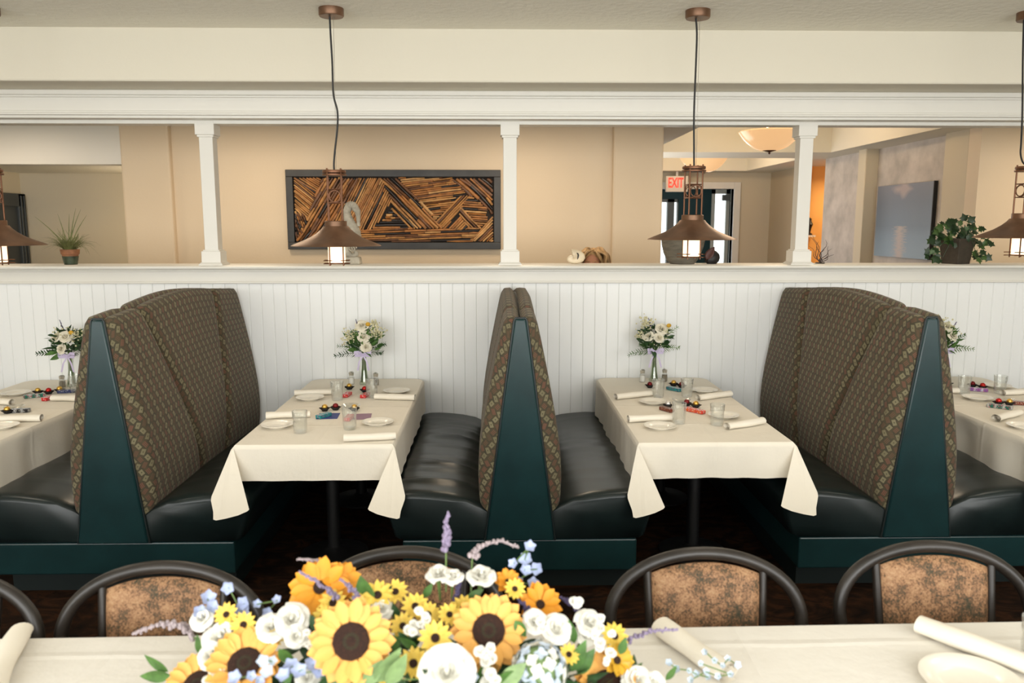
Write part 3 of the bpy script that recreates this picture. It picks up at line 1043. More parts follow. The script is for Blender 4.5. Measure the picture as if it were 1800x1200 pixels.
def cloth(name, label, x0, x1, y0, y1, hf, hs, hb, seed, material='linen', rc=0.0, hc=0.0, corner=0.5, ripple=0.008, group=None, flare=1.0, crease=()):
    """draped cloth: flat top, four hanging sides, fanned folds at the corners"""
    rg = random.Random(seed)
    m = MB()
    r = 0.012
    ring0 = []  # (corner/edge point, outward dir, drop length, fold amount)
    NE, NS = 26, 44
    def edge(ax, ay, bx, by, nx, ny, h, n):
        L = math.hypot(bx - ax, by - ay)
        for k in range(n):
            f = (k + 0.5) / n
            ring0.append((ax + (bx - ax) * f, ay + (by - ay) * f, nx, ny, h, 0.0, f * L))
    def fan(cx, cy, n1, n2, h1, h2, fl, rc=0.0):
        NF = 25
        kx, ky = rg.uniform(0.85, 1.15), rg.uniform(0.9, 1.1)
        if rc:
            cx -= (n1[0] + n2[0]) * rc
            cy -= (n1[1] + n2[1]) * rc
        for k in range(NF):
            ph = (k + 0.5) / NF * PI / 2
            c, s = math.cos(ph), math.sin(ph)
            Ld = min(h1 / max(c, 1e-3), h2 / max(s, 1e-3))
            nx, ny = n1[0] * c + n2[0] * s, n1[1] * c + n2[1] * s
            if rc:
                ring0.append((cx + nx * rc, cy + ny * rc, nx, ny, h1 + (h2 - h1) * ph / (PI / 2), 0.0, 0.0))
            else:
                ring0.append((cx, cy, nx, ny, Ld, (ph / (PI / 2) if n1[1] < 0 else 1 - ph / (PI / 2), kx, ky) if fl else 0.0, 0.0))
    hc = hc or hs
    edge(x0, y0, x1, y0, 0, -1, hf, NE)
    fan(x1, y0, (0, -1), (1, 0), hf, hc, corner * rg.uniform(0.85, 1.15))
    edge(x1, y0, x1, y1 - rc, 1, 0, hs, NS)
    fan(x1, y1, (1, 0), (0, 1), hs, hb, 0.12, rc)
    edge(x1 - rc, y1, x0 + rc, y1, 0, 1, hb, NE)
    fan(x0, y1, (0, 1), (-1, 0), hb, hs, 0.12, rc)
    edge(x0, y1 - rc, x0, y0, -1, 0, hs, NS)
    fan(x0, y0, (-1, 0), (0, -1), hc, hf, corner * rg.uniform(0.85, 1.15))
    fr = [(rg.uniform(9, 15), rg.uniform(0, 6.3), rg.uniform(0.5, 1)) for _ in range(3)]
    fr += [(rg.uniform(22, 36), rg.uniform(0, 6.3), rg.uniform(0.2, 0.5)) for _ in range(2)]
    ND = 12
    rings = []
    for d in range(ND + 1):
        ring = []
        for (px, py, nx, ny, h, fold, s) in ring0:
            dl = h * d / ND
            if dl < r * 1.57:
                a = dl / r
                out, dn = r * math.sin(a), r * (1 - math.cos(a))
            else:
                out, dn = r, r + (dl - r * 1.57)
            g = max(0, dn - r)
            rp = 0 if fold else sum(am * math.sin(fq * s * 1.0 + p_) for fq, p_, am in fr) * ripple * min(1, g / 0.12)
            out += rp + 0.03 * g * flare
            if fold:
                # the loose corner: the cloth swings out past the corner, doubles back behind itself and hangs in a point
                t_, kx, ky = fold
                C_ = [(0.0, 0.0, 0.0), (0.25, 0.12, -0.26), (0.5, 0.24, -0.52), (0.67, 0.11, -0.52), (0.85, -0.33, -0.46), (1.0, 0.0, 0.0)]
                for (ta, xa, ya), (tb, xb, yb) in zip(C_, C_[1:]):
                    if t_ <= tb:
                        u = (t_ - ta) / (tb - ta)
                        u = u * u * (3 - 2 * u)
                        hx_, hy_ = (xa + (xb - xa) * u) * kx, (ya + (yb - ya) * u) * ky
                        break
                sx_ = 1 if px > (x0 + x1) / 2 else -1
                ring.append((px + nx * r * min(1, dl / r) + sx_ * hx_ * dl, py + ny * r * min(1, dl / r) + hy_ * dl, TZ + 0.002 - dl * math.sqrt(1 - hx_ * hx_ - hy_ * hy_)))
            else:
                ring.append((px + nx * out, py + ny * out, TZ + 0.002 - dn))
        rings.append(ring)
    n = len(ring0)
    m.rings(rings, cap=False)
    # top surface: inset ring then grid-like fan to the centre lines
    NX_, NY_ = 10, 30
    base = len(m.v)
    def hz(x, y):
        z = 0.0
        for (axis, c, w, am) in crease:
            q = ((x if axis == 'x' else y) - c) / w
            z += am * math.exp(-q * q)
        return z
    inset = [(x0 + (x1 - x0) * 0.0, 0)]
    # concentric rings shrinking to the centre line
    prev = [k for k in range(n)]
    cx, cy = (x0 + x1) / 2, (y0 + y1) / 2
    steps = (0.96, 0.85, 0.7, 0.5, 0.3, 0.1)
    for sfac in steps:
        cur = []
        for k in range(n):
            px, py = ring0[k][0], ring0[k][1]
            ex_ = min(abs(px - cx) + 1e-6, 1e9)
            ins = (1 - sfac) * min(x1 - x0, y1 - y0) / 2
            qx = min(max(px, x0 + ins), x1 - ins)
            qy = min(max(py, y0 + ins), y1 - ins)
            m.v.append((qx, qy, TZ + 0.002 + hz(qx, qy)))
            cur.append(len(m.v) - 1)
        for k in range(n):
            k2 = (k + 1) % n
            m.f.append((prev[k], prev[k2], cur[k2], cur[k]))
        prev = cur
    m.f.append(tuple(prev))
    o = m.build(name, material, None, angle=75, recalc=False)
    bm = bmesh.new()
    bm.from_mesh(o.data)
    bmesh.ops.remove_doubles(bm, verts=bm.verts, dist=0.0004)
    bmesh.ops.recalc_face_normals(bm, faces=bm.faces)
    bm.to_mesh(o.data)
    bm.free()
    tag(o, label, 'tablecloth', group)
    return o


for k in range(4):
    booth_table(k)
    x0, x1 = TX[k]
    cloth('tablecloth', 'ivory cloth draped over the booth table ' + TN[k], x0 + 0.012, x1 - 0.012, TY0 + 0.012, TY1 - 0.004, 0.19, (0.262, 0.215, 0.24, 0.262)[k], 0.02, 11 + k, rc=0.09, hc=0.335,
          corner=(0.75, 0.80, 0.65, 0.75)[k], ripple=(0.012, 0.006, 0.006, 0.012)[k], group='ivory booth tablecloths', crease=(('y', 4.05, 0.012, 0.002), ('x', (x0 + x1) / 2, 0.012, 0.0015)))

# ------------------------------------------------------------------ tableware builders
def lathe_mesh(name, prof, material, n=28, rib=None, cap=True):
    m = MB().lathe(prof, n, rib=rib, cap=cap)
    me = m.mesh(name, material, True, 40)
    bm = bmesh.new(); bm.from_mesh(me); bmesh.ops.recalc_face_normals(bm, faces=bm.faces); bm.to_mesh(me); bm.free()
    return me


PLATE = lathe_mesh('plate', [(0.001, 0.006), (0.045, 0.005), (0.052, 0.007), (0.058, 0.012), (0.086, 0.0185), (0.0885, 0.0185), (0.0885, 0.0165), (0.06, 0.008), (0.052, 0.0), (0.001, 0.0)], 'china', 40)
GP = [(0.030, 0.0), (0.0325, 0.003), (0.0335, 0.012), (0.0355, 0.055), (0.0365, 0.066), (0.0355, 0.072), (0.0385, 0.084), (0.0390, 0.090), (0.0383, 0.096), (0.0395, 0.104), (0.0405, 0.118), (0.0397, 0.119), (0.0385, 0.104), (0.0375, 0.09), (0.0335, 0.066), (0.0315, 0.03), (0.029, 0.012), (0.001, 0.010)]
GLASS = lathe_mesh('glass', GP, 'glass', 48, rib=lambda q, z: (0.035 * (1 if q % 4 < 2 else -1) if 0.01 < z < 0.06 else 0))
DISH = lathe_mesh('dish', [(0.001, 0.003), (0.03, 0.003), (0.042, 0.010), (0.057, 0.020), (0.058, 0.019), (0.043, 0.007), (0.032, 0.0), (0.001, 0.0)], 'glass', 32)


def single(name, me, loc, rz, label, cat, group):
    return tag(obj(name, me, None, loc, (0, 0, rz)), label, cat, group)


def napkin_mesh(L, seed):
    rg = random.Random(seed)
    m = MB()
    NS, NL = 44, 10
    tap = rg.uniform(-0.12, 0.12)
    bend = rg.uniform(-0.006, 0.006)
    def fn(a, b):
        th = a * 2 * PI * 2.75
        r = 0.0075 + 0.0165 * a
        f = b - 0.5
        r *= 1 + tap * f + 0.05 * math.sin(9 * b + seed)
        return (f * L * (1 - 0.05 * (1 - a) * (1 if f > 0 else 0)), 1.22 * r * math.cos(th + 0.6) + bend * math.cos(PI * f), 0.0225 + 0.86 * r * math.sin(th + 0.6))
    m.grid(fn, NS, NL)
    zmin = min(v[2] for v in m.v)
    m.v = [(x, y, z - zmin) for x, y, z in m.v]
    return m.mesh('napkin', 'napkin', True, 80)


TOP = TZ + 0.0035


def napkin(pa, pb, label, group, seed, z=TOP, scale=1.0):
    a, b = at_z(*pa, z + 0.02), at_z(*pb, z + 0.02)
    c = (a + b) / 2
    d = b - a
    o = obj('napkin_roll', napkin_mesh(max(0.17, min(0.27, d.length)), seed), None, (c.x, c.y, z), (0, 0, math.atan2(d.y, d.x)), scale)
    return tag(o, label, 'napkin', group)


def shaker(x, y, label, filling, squat=1.0):
    t = thing('shaker', label, 'shaker', (x, y, TOP), group='salt and pepper shakers')
    s = squat
    body = [(0.019, 0.0), (0.021, 0.003), (0.021, 0.035 * s), (0.0195, 0.052 * s), (0.0135, 0.060 * s), (0.0135, 0.066 * s)]
    MB().lathe(body, 10).build('jar', 'glass', t, angle=20)
    MB().lathe([(0.017, 0.003), (0.0185, 0.005), (0.0185, 0.034 * s), (0.017, 0.047 * s), (0.001, 0.048 * s)], 10).build('filling', filling, t)
    MB().lathe([(0.0165, 0.062 * s), (0.0165, 0.073 * s), (0.0185, 0.076 * s), (0.0185, 0.083 * s), (0.012, 0.090 * s), (0.001, 0.092 * s)], 16).build('cap', 'steel', t)
    return t


FOIL = {'gold': mat('gold_foil', (0.75, 0.46, 0.10), 0.28, 0.9, bmp=(220, 0.5, 0.004)), 'red': mat('red_foil', (0.55, 0.02, 0.015), 0.25, 0.55, bmp=(220, 0.5, 0.004)),
        'darkred': mat('dark_red_foil', (0.20, 0.01, 0.012), 0.3, 0.5, bmp=(220, 0.5, 0.004)), 'silver': mat('silver_foil', (0.75, 0.74, 0.72), 0.25, 0.9, bmp=(220, 0.5, 0.004))}
M['cup'] = mat('black_pleated_paper', (0.010, 0.008, 0.007), 0.55)


def truffle(p, colour, label):
    q = at_z(*p, TOP)
    t = thing('truffle', label, 'chocolate', (q.x, q.y, TOP), rz=(p[0] * 7.3) % 6, group='foil wrapped chocolates')
    m = MB()
    m.ball((0, 0, 0.0245), 0.0175, 0.0175, 0.0165, 12, 8)
    m.build('foil_ball', FOIL[colour], t)
    c = MB()
    n = 32
    c.lathe([(0.010, 0.0), (0.016, 0.0005), (0.020, 0.010), (0.029, 0.019)], n, rib=lambda k, z: (0.16 * (1 if k % 2 else -1) + 0.14 * math.cos(5 * 2 * PI * k / n)) * min(1, z / 0.015), cap=False)
    c.build('paper_cup', 'cup', t, solid=0.0006, angle=60)
    return t


STR = {}


def candy_mat(name, a, b2, c):
    m, t, b = new_mat(name)
    tc = t.nodes.new('ShaderNodeTexCoord')
    sp = t.nodes.new('ShaderNodeSeparateXYZ')
    t.links.new(tc.outputs['Object'], sp.inputs[0])
    x = NX(t, sp.outputs['X'])
    nz = NX(t, noise(t, 120, 2))
    f1 = (x * 24 + nz * 1.5).fract().lt(0.33)
    col = mixc(t, f1, a, b2)
    f2 = nz.gt(0.60)
    t.links.new(mixc(t, f2, col, c), b.inputs['Base Color'])
    b.inputs['Roughness'].default_value = 0.25
    return m


CANDY = {'red': ((0.60, 0.02, 0.02), (0.55, 0.03, 0.04), (0.75, 0.72, 0.7)), 'teal': ((0.02, 0.22, 0.24), (0.04, 0.30, 0.30), (0.5, 0.08, 0.25)), 'orange': ((0.70, 0.12, 0.03), (0.65, 0.05, 0.03), (0.75, 0.7, 0.75)),
         'green': ((0.02, 0.14, 0.10), (0.45, 0.45, 0.42), (0.6, 0.04, 0.12)), 'navy': ((0.02, 0.03, 0.10), (0.03, 0.04, 0.13), (0.35, 0.36, 0.4)), 'purple': ((0.22, 0.10, 0.30), (0.55, 0.5, 0.6), (0.6, 0.05, 0.2)), 'brown': ((0.16, 0.03, 0.015), (0.2, 0.05, 0.02), (0.5, 0.4, 0.3)), 'black': ((0.01, 0.01, 0.012), (0.3, 0.3, 0.3), (0.45, 0.44, 0.4))}
CM = {k: candy_mat(k + '_candy_wrapper', *v) for k, v in CANDY.items()}


def candy(p, colour, deg, label, L=0.095):
    q = at_z(*p, TOP)
    t = thing('candy_pack', label, 'candy', (q.x, q.y, TOP), R(deg), group='small candy packs')
    MB().box(-L / 2, L / 2, -0.018, 0.018, 0.0, 0.021).build('wrapper', CM[colour], t, smooth=False, bevel=0.002)
    for s in (-1, 1):
        e = MB()
        e.rings([[(s * L / 2, -0.018, 0.001), (s * L / 2, 0.018, 0.001), (s * L / 2, 0.018, 0.020), (s * L / 2, -0.018, 0.020)], [(s * (L / 2 + 0.004), -0.013, 0.006), (s * (L / 2 + 0.004), 0.013, 0.006), (s * (L / 2 + 0.004), 0.013, 0.014), (s * (L / 2 + 0.004), -0.013, 0.014)]])
        e.build('end_fold', CM[colour], t, smooth=False)
    return t


def card(p, col, deg, label):
    q = at_z(*p, TOP)
    mm = mat('card_' + label[:10], col, 0.6)
    o = MB().box(-0.06, 0.06, -0.07, 0.07, 0, 0.0012).build('paper_card', mm, None, smooth=False)
    o.location = (q.x, q.y, TOP)
    o.rotation_euler = (0, 0, R(deg))
    return tag(o, label, 'card')


# ------------------------------------------------------------------ flowers
def petal_mesh(name, L, W, cup, curl, material, nu=5, nv=4, tip=1.0):
    m = MB()
    def fn(a, b):
        s = b * 2 - 1
        w = W * (math.sin(PI * min(1, 0.12 + 0.88 * a) ** tip) ** 0.75 if a < 0.999 else 0.05)
        return (a * L, s * w * 0.5, cup * (s * s) * w * 0.5 + curl * a * a * L)
    m.grid(fn, nu, nv)
    return m.mesh(name, material, True, 80)


def petal_verts(L, W, cup, curl, nu=4, nv=3, tip=1.0):
    m = MB()
    def fn(a, b):
        s = b * 2 - 1
        w = W * (math.sin(PI * min(1, 0.12 + 0.88 * a) ** tip) ** 0.75 if a < 0.999 else 0.05)
        return (a * L, s * w * 0.5, cup * (s * s) * w * 0.5 + curl * a * a * L)
    m.grid(fn, nu, nv)
    return m


def rose_mb(r, rg, layers=((0.10, 3, 89), (0.24, 4, 84), (0.42, 4, 77), (0.64, 5, 65), (0.86, 6, 48))):
    """cupped rose opening along +z"""
    m = MB()
    for (f, cnt, tilt) in layers:
        off = rg.uniform(0, 6)
        for k in range(cnt):
            a = off + 2 * PI * k / cnt
            L = r * (0.95 + 0.25 * f) * rg.uniform(0.88, 1.1)
            dt_, wv = rg.uniform(-9, 9), rg.uniform(0, 6)
            def fn(u, v):
                s = v * 2 - 1
                ang = a + s * (1.25 - 0.45 * f) * (0.35 + 0.65 * math.sin(PI * min(1, 0.15 + u * 0.6)))
                t = R(tilt + dt_) - u * u * f * 0.7
                rad = r * f * 0.35 + math.cos(t) * L * u * (0.5 + 0.5 * f) + r * 0.05
                z = -r * 0.35 + math.sin(t) * L * u - 0.10 * r * u * s * s + 0.09 * r * u * u * math.sin(4.2 * s + wv)
                return (rad * math.cos(ang), rad * math.sin(ang), z)
            m.grid(fn, 5, 7)
    m.ball((0, 0, -r * 0.28), r * 0.32, r * 0.32, r * 0.3, 8, 5)
    m.ball((0, 0, r * 0.16), r * 0.20, r * 0.18, r * 0.34, 9, 6)
    return m


M['rosewhite'] = mat('ivory_rose_petal', (0.80, 0.75, 0.60), 0.6, sss=0.0)
M['white'] = mat('white_petal', (0.80, 0.785, 0.71), 0.6, var=(35, 0.06))
M['leaf'] = mat('mid_green_leaf', (0.075, 0.17, 0.035), 0.5, var=(40, 0.35))
M['darkleaf'] = mat('dark_green_leaf', (0.030, 0.080, 0.024), 0.5, var=(40, 0.4))
M['paleleaf'] = mat('pale_green_leaf', (0.22, 0.33, 0.13), 0.5, var=(40, 0.25))
M['stem'] = mat('green_stem', (0.12, 0.20, 0.05), 0.55)
M['filler'] = mat('cream_filler_bloom', (0.70, 0.66, 0.42), 0.7)
M['lav'] = mat('lavender_bud', (0.27, 0.22, 0.33), 0.7, var=(200, 0.35))
M['lavpale'] = mat('pale_lavender_bud', (0.36, 0.30, 0.31), 0.7, var=(200, 0.35))
M['violet'] = mat('dark_violet_bud', (0.10, 0.08, 0.17), 0.7, var=(200, 0.3))
M['ribbon'] = mat('lavender_organza', (0.60, 0.52, 0.72), 0.4)
M['yellow'] = mat('yellow_petal', (0.65, 0.37, 0.025), 0.6, var=(60, 0.12))
M['lemon'] = mat('lemon_petal', (0.80, 0.56, 0.09), 0.6, var=(60, 0.12))
M['orange'] = mat('golden_petal', (0.80, 0.33, 0.018), 0.6, var=(50, 0.15))
M['sunpetal'] = mat('sunflower_petal', (0.82, 0.42, 0.095), 0.6, var=(45, 0.16))
M['disc'] = mat('brown_flower_disc', (0.032, 0.010, 0.004), 0.85, var=(260, 0.6), bmp=(300, 0.9, 0.006))
M['disc2'] = mat('green_brown_disc_centre', (0.035, 0.026, 0.010), 0.85, var=(260, 0.4), bmp=(300, 0.9, 0.006))
M['blue'] = mat('pale_blue_petal', (0.40, 0.46, 0.66), 0.6, var=(80, 0.15))
M['bluewhite'] = mat('blue_white_petal', (0.52, 0.60, 0.70), 0.6, var=(60, 0.15))


def spike_mb(pts, r, rg, dens=34, blob=0.3):
    """flower spike: a stem thick with small buds"""
    m = MB()
    pts = [Vector(p) for p in pts]
    m.tube(pts, r * 0.25, 5)
    tot = sum((b - a).length for a, b in zip(pts, pts[1:]))
    n = int(dens)
    for k in range(n):
        f = k / (n - 1)
        s = f * (len(pts) - 1)
        i = min(int(s), len(pts) - 2)
        c = pts[i].lerp(pts[i + 1], s - i)
        rr = r * (1 - 0.62 * f) * rg.uniform(0.75, 1.15)
        d = Vector((rg.uniform(-1, 1), rg.uniform(-1, 1), rg.uniform(-0.6, 0.9))).normalized()
        m.ball(c + d * rr * 0.72, rr * 0.5, rr * 0.5, rr * 0.6, 6, 4)
    return m


def leaf_mb(L, W, droop=0.2, fold=0.25):
    m = MB()
    def fn(a, b):
        s = b * 2 - 1
        w = W * math.sin(PI * a ** 0.8) ** 0.9 if 0 < a < 1 else 0.0005
        return (a * L, s * w * 0.5, fold * abs(s) * w * 0.5 - droop * a * a * L)
    return m.grid(fn, 7, 4)


def xf(loc, d, spin=0.0, s=1.0):
    """matrix that carries +x onto direction d at loc"""
    d = Vector(d).normalized()
    q = Vector((1, 0, 0)).rotation_difference(d) @ Quaternion((1, 0, 0), spin)
    return Matrix.Translation(Vector(loc)) @ q.to_matrix().to_4x4() @ Matrix.Scale(s, 4)


def vase_set(x, y, seed, where, roses, extra):
    rg = random.Random(seed)
    v = thing('bud_vase', 'clear glass bud vase on the table ' + where, 'vase', (x, y, TOP), group='bud vases')
    outp = [(0.034, 0.0), (0.036, 0.006), (0.031, 0.03), (0.023, 0.065), (0.0175, 0.105), (0.0165, 0.15), (0.0185, 0.195), (0.024, 0.222)]
    inn = [(r - 0.0025, z + (0.004 if z < 0.01 else 0)) for r, z in outp][::-1]
    MB().lathe(outp + inn + [(0.001, 0.006)], 24).build('vase_body', 'vase', v)
    b = thing('bouquet', 'bouquet of ivory roses and greenery on the table ' + where, 'bouquet', (x, y, TOP), group='table bouquets')
    HB = 0.225 / 1.22
    b.scale = (1.3, 1.2, 1.22)
    st = MB()
    for k in range(8):
        a = rg.uniform(0, 6.28)
        st.tube([(0.020 * math.cos(a), 0.020 * math.sin(a), 0.012), (0.006 * math.cos(a), 0.006 * math.sin(a), 0.13), (0.010 * math.cos(a + 2.5), 0.010 * math.sin(a + 2.5), HB + 0.02)], 0.0028, 5)
    st.build('stems', 'stem', b)
    for (rx, ry, rz, rr, nx, nz) in roses:
        rb = rose_mb(rr * 0.74, rg)
        o = rb.build('rose', 'rosewhite', b, angle=80)
        o.location = (rx, ry, HB + rz)
        o.rotation_mode = 'QUATERNION'
        o.rotation_quaternion = quat_to((nx, -0.8, nz))
        st2 = MB().tube([(rx, ry, HB + rz - rr * 0.3), (rx * 0.3, ry * 0.3, HB * 0.95)], 0.0025, 5).build('rose_stem', 'stem', b)
    # fern fronds and leaves
    for k, (ax, az, L, mt) in enumerate(extra['fronds']):
        f = MB()
        d0 = Vector((math.cos(R(az)) * math.cos(R(ax)), -0.25, math.sin(R(az))))
        if abs(ax) > 90:
            d0.x = -abs(d0.x)
        pts = [Vector((0, -0.004, HB - 0.01)) + d0.normalized() * (L * q / 6) + Vector((0, 0, -0.25 * L * (q / 6) ** 2)) for q in range(7)]
        f.tube(pts, 0.0014, 4)
        for q in range(2, 7):
            for half in (0, 0.5):
                p = pts[q - 1].lerp(pts[q], half)
                tdir = (pts[q] - pts[q - 1]).normalized()
                for s in (-1, 1):
                    side = Vector((-tdir.z, 0.15 * s, tdir.x)) * s
                    lf = leaf_mb(0.036 * (1.25 - q / 8), 0.013, 0.1, 0.2)
                    f.merge(lf, xf(p, tdir * 0.8 + side, rg.uniform(-0.4, 0.4)))
        f.build('frond', mt, b, angle=80)
    for (lx, lz, L, W, ang) in extra['leaves']:
        lf = MB().merge(leaf_mb(L, W), xf((lx, -0.03, HB + lz), (math.cos(R(ang)), -0.5, math.sin(R(ang))), rg.uniform(-0.5, 0.5)))
        lf.build('leaf', 'leaf' if rg.random() < 0.6 else 'darkleaf', b, angle=80)
    # inner greenery and small filler blooms
    g = MB()
    for k in range(150):
        a = rg.uniform(0, 2 * PI)
        rr = rg.uniform(0.01, 0.078)
        p = (rr * math.cos(a), rr * math.sin(a) * 0.6, HB + 0.02 + rg.uniform(-0.015, 0.12) * (1 - 0.3 * rr / 0.08))
        g.merge(leaf_mb(rg.uniform(0.028, 0.05), 0.015, 0.2), xf(p, (math.cos(a), math.sin(a), rg.uniform(-0.1, 1.1)), rg.uniform(0, 6)))
    g.build('greenery', 'leaf' if seed % 2 else 'darkleaf', b, angle=80)['kind'] = 'stuff'
    fb = MB()
    for (cx, cz, n, sp) in extra['filler']:
        for k in range(n):
            p = (cx + rg.gauss(0, sp), rg.uniform(-0.055, 0.02), HB + cz + rg.gauss(0, sp))
            fb.ball(p, rg.uniform(0.0035, 0.006), n=6, m=4)
    fb.build('filler_blooms', 'filler', b)['kind'] = 'stuff'
    for (x0, z0, x1, z1, mt) in extra['spikes']:
        spike_mb([(x0, -0.01, HB + z0), ((x0 + x1) / 2 + 0.004, -0.02, HB + (z0 + z1) / 2), (x1, -0.015, HB + z1)], 0.0075, rg, 30).build('flower_spike', mt, b)
    for (bx, bz) in extra['yellow']:
        MB().ball((bx, -0.05, HB + bz), 0.013, 0.008, 0.012, 8, 5).build('yellow_bloom', 'yellow', b)
    # organza bow
    rb = MB()
    for s in (-1, 1):
        loop = [(0, -0.026, HB - 0.012), (s * 0.022, -0.040, HB + 0.006), (s * 0.045, -0.040, HB + 0.004), (s * 0.040, -0.036, HB - 0.014), (0, -0.026, HB - 0.014)]
        for w in (0,):
            rb.grid(lambda u, q: tuple(Vector(loop[min(int(u * 4), 3)]).lerp(Vector(loop[min(int(u * 4), 3) + 1]), u * 4 - min(int(u * 4), 3)) + Vector((0, 0, (q - 0.5) * 0.016))), 12, 2)
        tail = [(0, -0.026, HB - 0.014), (s * 0.02, -0.034, HB - 0.05), (s * (0.024 + 0.01 * rg.random()), -0.032, HB - 0.10)]
        rb.grid(lambda u, q: tuple(Vector(tail[min(int(u * 2), 1)]).lerp(Vector(tail[min(int(u * 2), 1) + 1]), u * 2 - min(int(u * 2), 1)) + Vector(((q - 0.5) * 0.009, 0, 0))), 8, 1)
    rb.tube([(0.024 * math.cos(k * PI / 8), 0.024 * math.sin(k * PI / 8), HB - 0.012) for k in range(17)], 0.005, 6)
    rb.build('ribbon_bow', 'ribbon', b, angle=80)


bouq = [
    dict(fronds=[(180, 20, 0.17, 'darkleaf'), (10, 40, 0.12, 'darkleaf')], leaves=[(-0.03, 0.02, 0.075, 0.034, 190), (-0.05, 0.03, 0.07, 0.03, 165), (-0.03, 0.0, 0.06, 0.028, 215)], filler=[(0.05, 0.11, 60, 0.02), (-0.03, 0.12, 26, 0.018)], spikes=[(-0.01, 0.10, -0.03, 0.19, 'violet'), (-0.01, 0.10, -0.02, 0.16, 'darkleaf')], yellow=[(0.04, 0.125)]),
    dict(fronds=[(180, 12, 0.16, 'darkleaf'), (180, 35, 0.17, 'leaf'), (5, 40, 0.17, 'darkleaf'), (0, 62, 0.2, 'leaf'), (180, 55, 0.14, 'darkleaf'), (8, 20, 0.12, 'darkleaf')], leaves=[(0.01, 0.01, 0.05, 0.022, -30), (-0.03, 0.01, 0.06, 0.026, 160)], filler=[(-0.07, 0.085, 90, 0.022), (0.075, 0.12, 80, 0.02), (0.01, 0.06, 20, 0.01), (0.06, 0.165, 30, 0.010)], spikes=[(-0.02, 0.09, -0.035, 0.19, 'violet')], yellow=[(0.033, 0.165)]),
    dict(fronds=[(180, 8, 0.16, 'leaf'), (180, 70, 0.20, 'darkleaf'), (5, 62, 0.25, 'paleleaf'), (5, 25, 0.15, 'paleleaf'), (178, 40, 0.12, 'leaf')], leaves=[(-0.04, 0.03, 0.07, 0.045, 95), (-0.03, 0.0, 0.06, 0.045, 80), (0.03, 0.02, 0.06, 0.022, 10), (-0.02, 0.0, 0.05, 0.04, -60)], filler=[(-0.05, 0.155, 80, 0.018), (-0.085, 0.09, 45, 0.014), (0.0, 0.06, 20, 0.02), (0.05, 0.10, 30, 0.015)], spikes=[(0.01, 0.03, 0.07, 0.095, 'violet'), (-0.02, 0.1, -0.04, 0.185, 'violet')], yellow=[(0.065, 0.145)]),
    dict(fronds=[(5, 20, 0.17, 'paleleaf'), (180, 40, 0.12, 'darkleaf'), (5, 55, 0.18, 'leaf')], leaves=[(0.03, 0.02, 0.07, 0.035, 10), (0.01, 0.0, 0.05, 0.03, -20)], filler=[(0.0, 0.15, 60, 0.018), (0.04, 0.1, 30, 0.015)], spikes=[(0.01, 0.1, 0.06, 0.16, 'violet'), (0.02, 0.03, 0.05, 0.05, 'violet')], yellow=[(-0.03, 0.12)]),
]
roses = [
    [(-0.055, -0.02, 0.095, 0.030, -0.4, 0.6), (0.005, -0.045, 0.10, 0.033, 0.1, 0.4), (-0.018, -0.05, 0.035, 0.030, -0.3, 0.3)],
    [(-0.002, -0.02, 0.155, 0.036, 0.0, 0.7), (0.008, -0.045, 0.095, 0.035, 0.1, 0.3), (0.022, -0.05, 0.038, 0.030, 0.4, 0.2)],
    [(0.028, -0.03, 0.125, 0.036, 0.1, 0.6), (-0.045, -0.04, 0.085, 0.031, -0.3, 0.5), (0.015, -0.05, 0.075, 0.030, 0.1, 0.3)],
    [(0.0, -0.03, 0.135, 0.034, 0.0, 0.7), (0.03, -0.045, 0.085, 0.034, 0.4, 0.4), (-0.04, -0.04, 0.07, 0.030, -0.3, 0.3)],
]

# per table: plates, napkins, glasses (base centre pixel), dish, shakers, vase base pixel
SETS = [
    dict(plates=[((28, 691), 'back'), ((2, 749), 'front')],
         napkins=[((-15, 736), (74, 734), 'front'), ((-42, 702), (24, 707), 'back left'), ((92, 699), (152, 700), 'back right')],
         glasses=[((134, 689), 'back right')], dish=(25, 716), shakers=[((110, 681), 'pepper', 0.95)], vase=(127, 678)),
    dict(plates=[((488, 747), 'front left'), ((664, 742), 'front right'), ((545, 699), 'back left'), ((697, 687), 'back right')],
         napkins=[((604, 769), (696, 765), 'front right'), ((468, 730), (546, 727), 'front left'), ((518, 690), (586, 688), 'back left'), ((659, 696), (730, 698), 'back right')],
         glasses=[((528, 760), 'front left'), ((615, 754), 'front right'), ((593, 703), 'back left'), ((654, 698), 'back right')], dish=(617, 714), shakers=[((618, 675), 'salt', 1), ((661, 677), 'pepper', 1)], vase=(641, 675)),
    dict(plates=[((1160, 749), 'front left'), ((1272, 730), 'front right'), ((1148, 706), 'back left'), ((1238, 686), 'back right')],
         napkins=[((1104, 736), (1182, 733), 'front left'), ((1275, 749), (1343, 738), 'front right'), ((1080, 697), (1146, 690), 'back left'), ((1225, 699), (1285, 691), 'back right')],
         glasses=[((1193, 744), 'front left'), ((1260, 747), 'front right'), ((1157, 698), 'back left'), ((1207, 697), 'back right')], dish=(1198, 704), shakers=[((1129, 671), 'salt', 1), ((1168, 670), 'pepper', 1)], vase=(1149, 669)),
    dict(plates=[((1718, 699), 'near the middle'), ((1801, 749), 'at the front'), ((1752, 678), 'farthest back')],
         napkins=[((1741, 737), (1800, 722), 'front'), ((1762, 690), (1812, 686), 'back right'), ((1640, 687), (1683, 686), 'beside the booth')],
         glasses=[((1694, 692), 'left'), ((1757, 691), 'right')], dish=(1765, 703), shakers=[((1665, 668), 'pepper', 1.05)], vase=(1652, 668)),
]
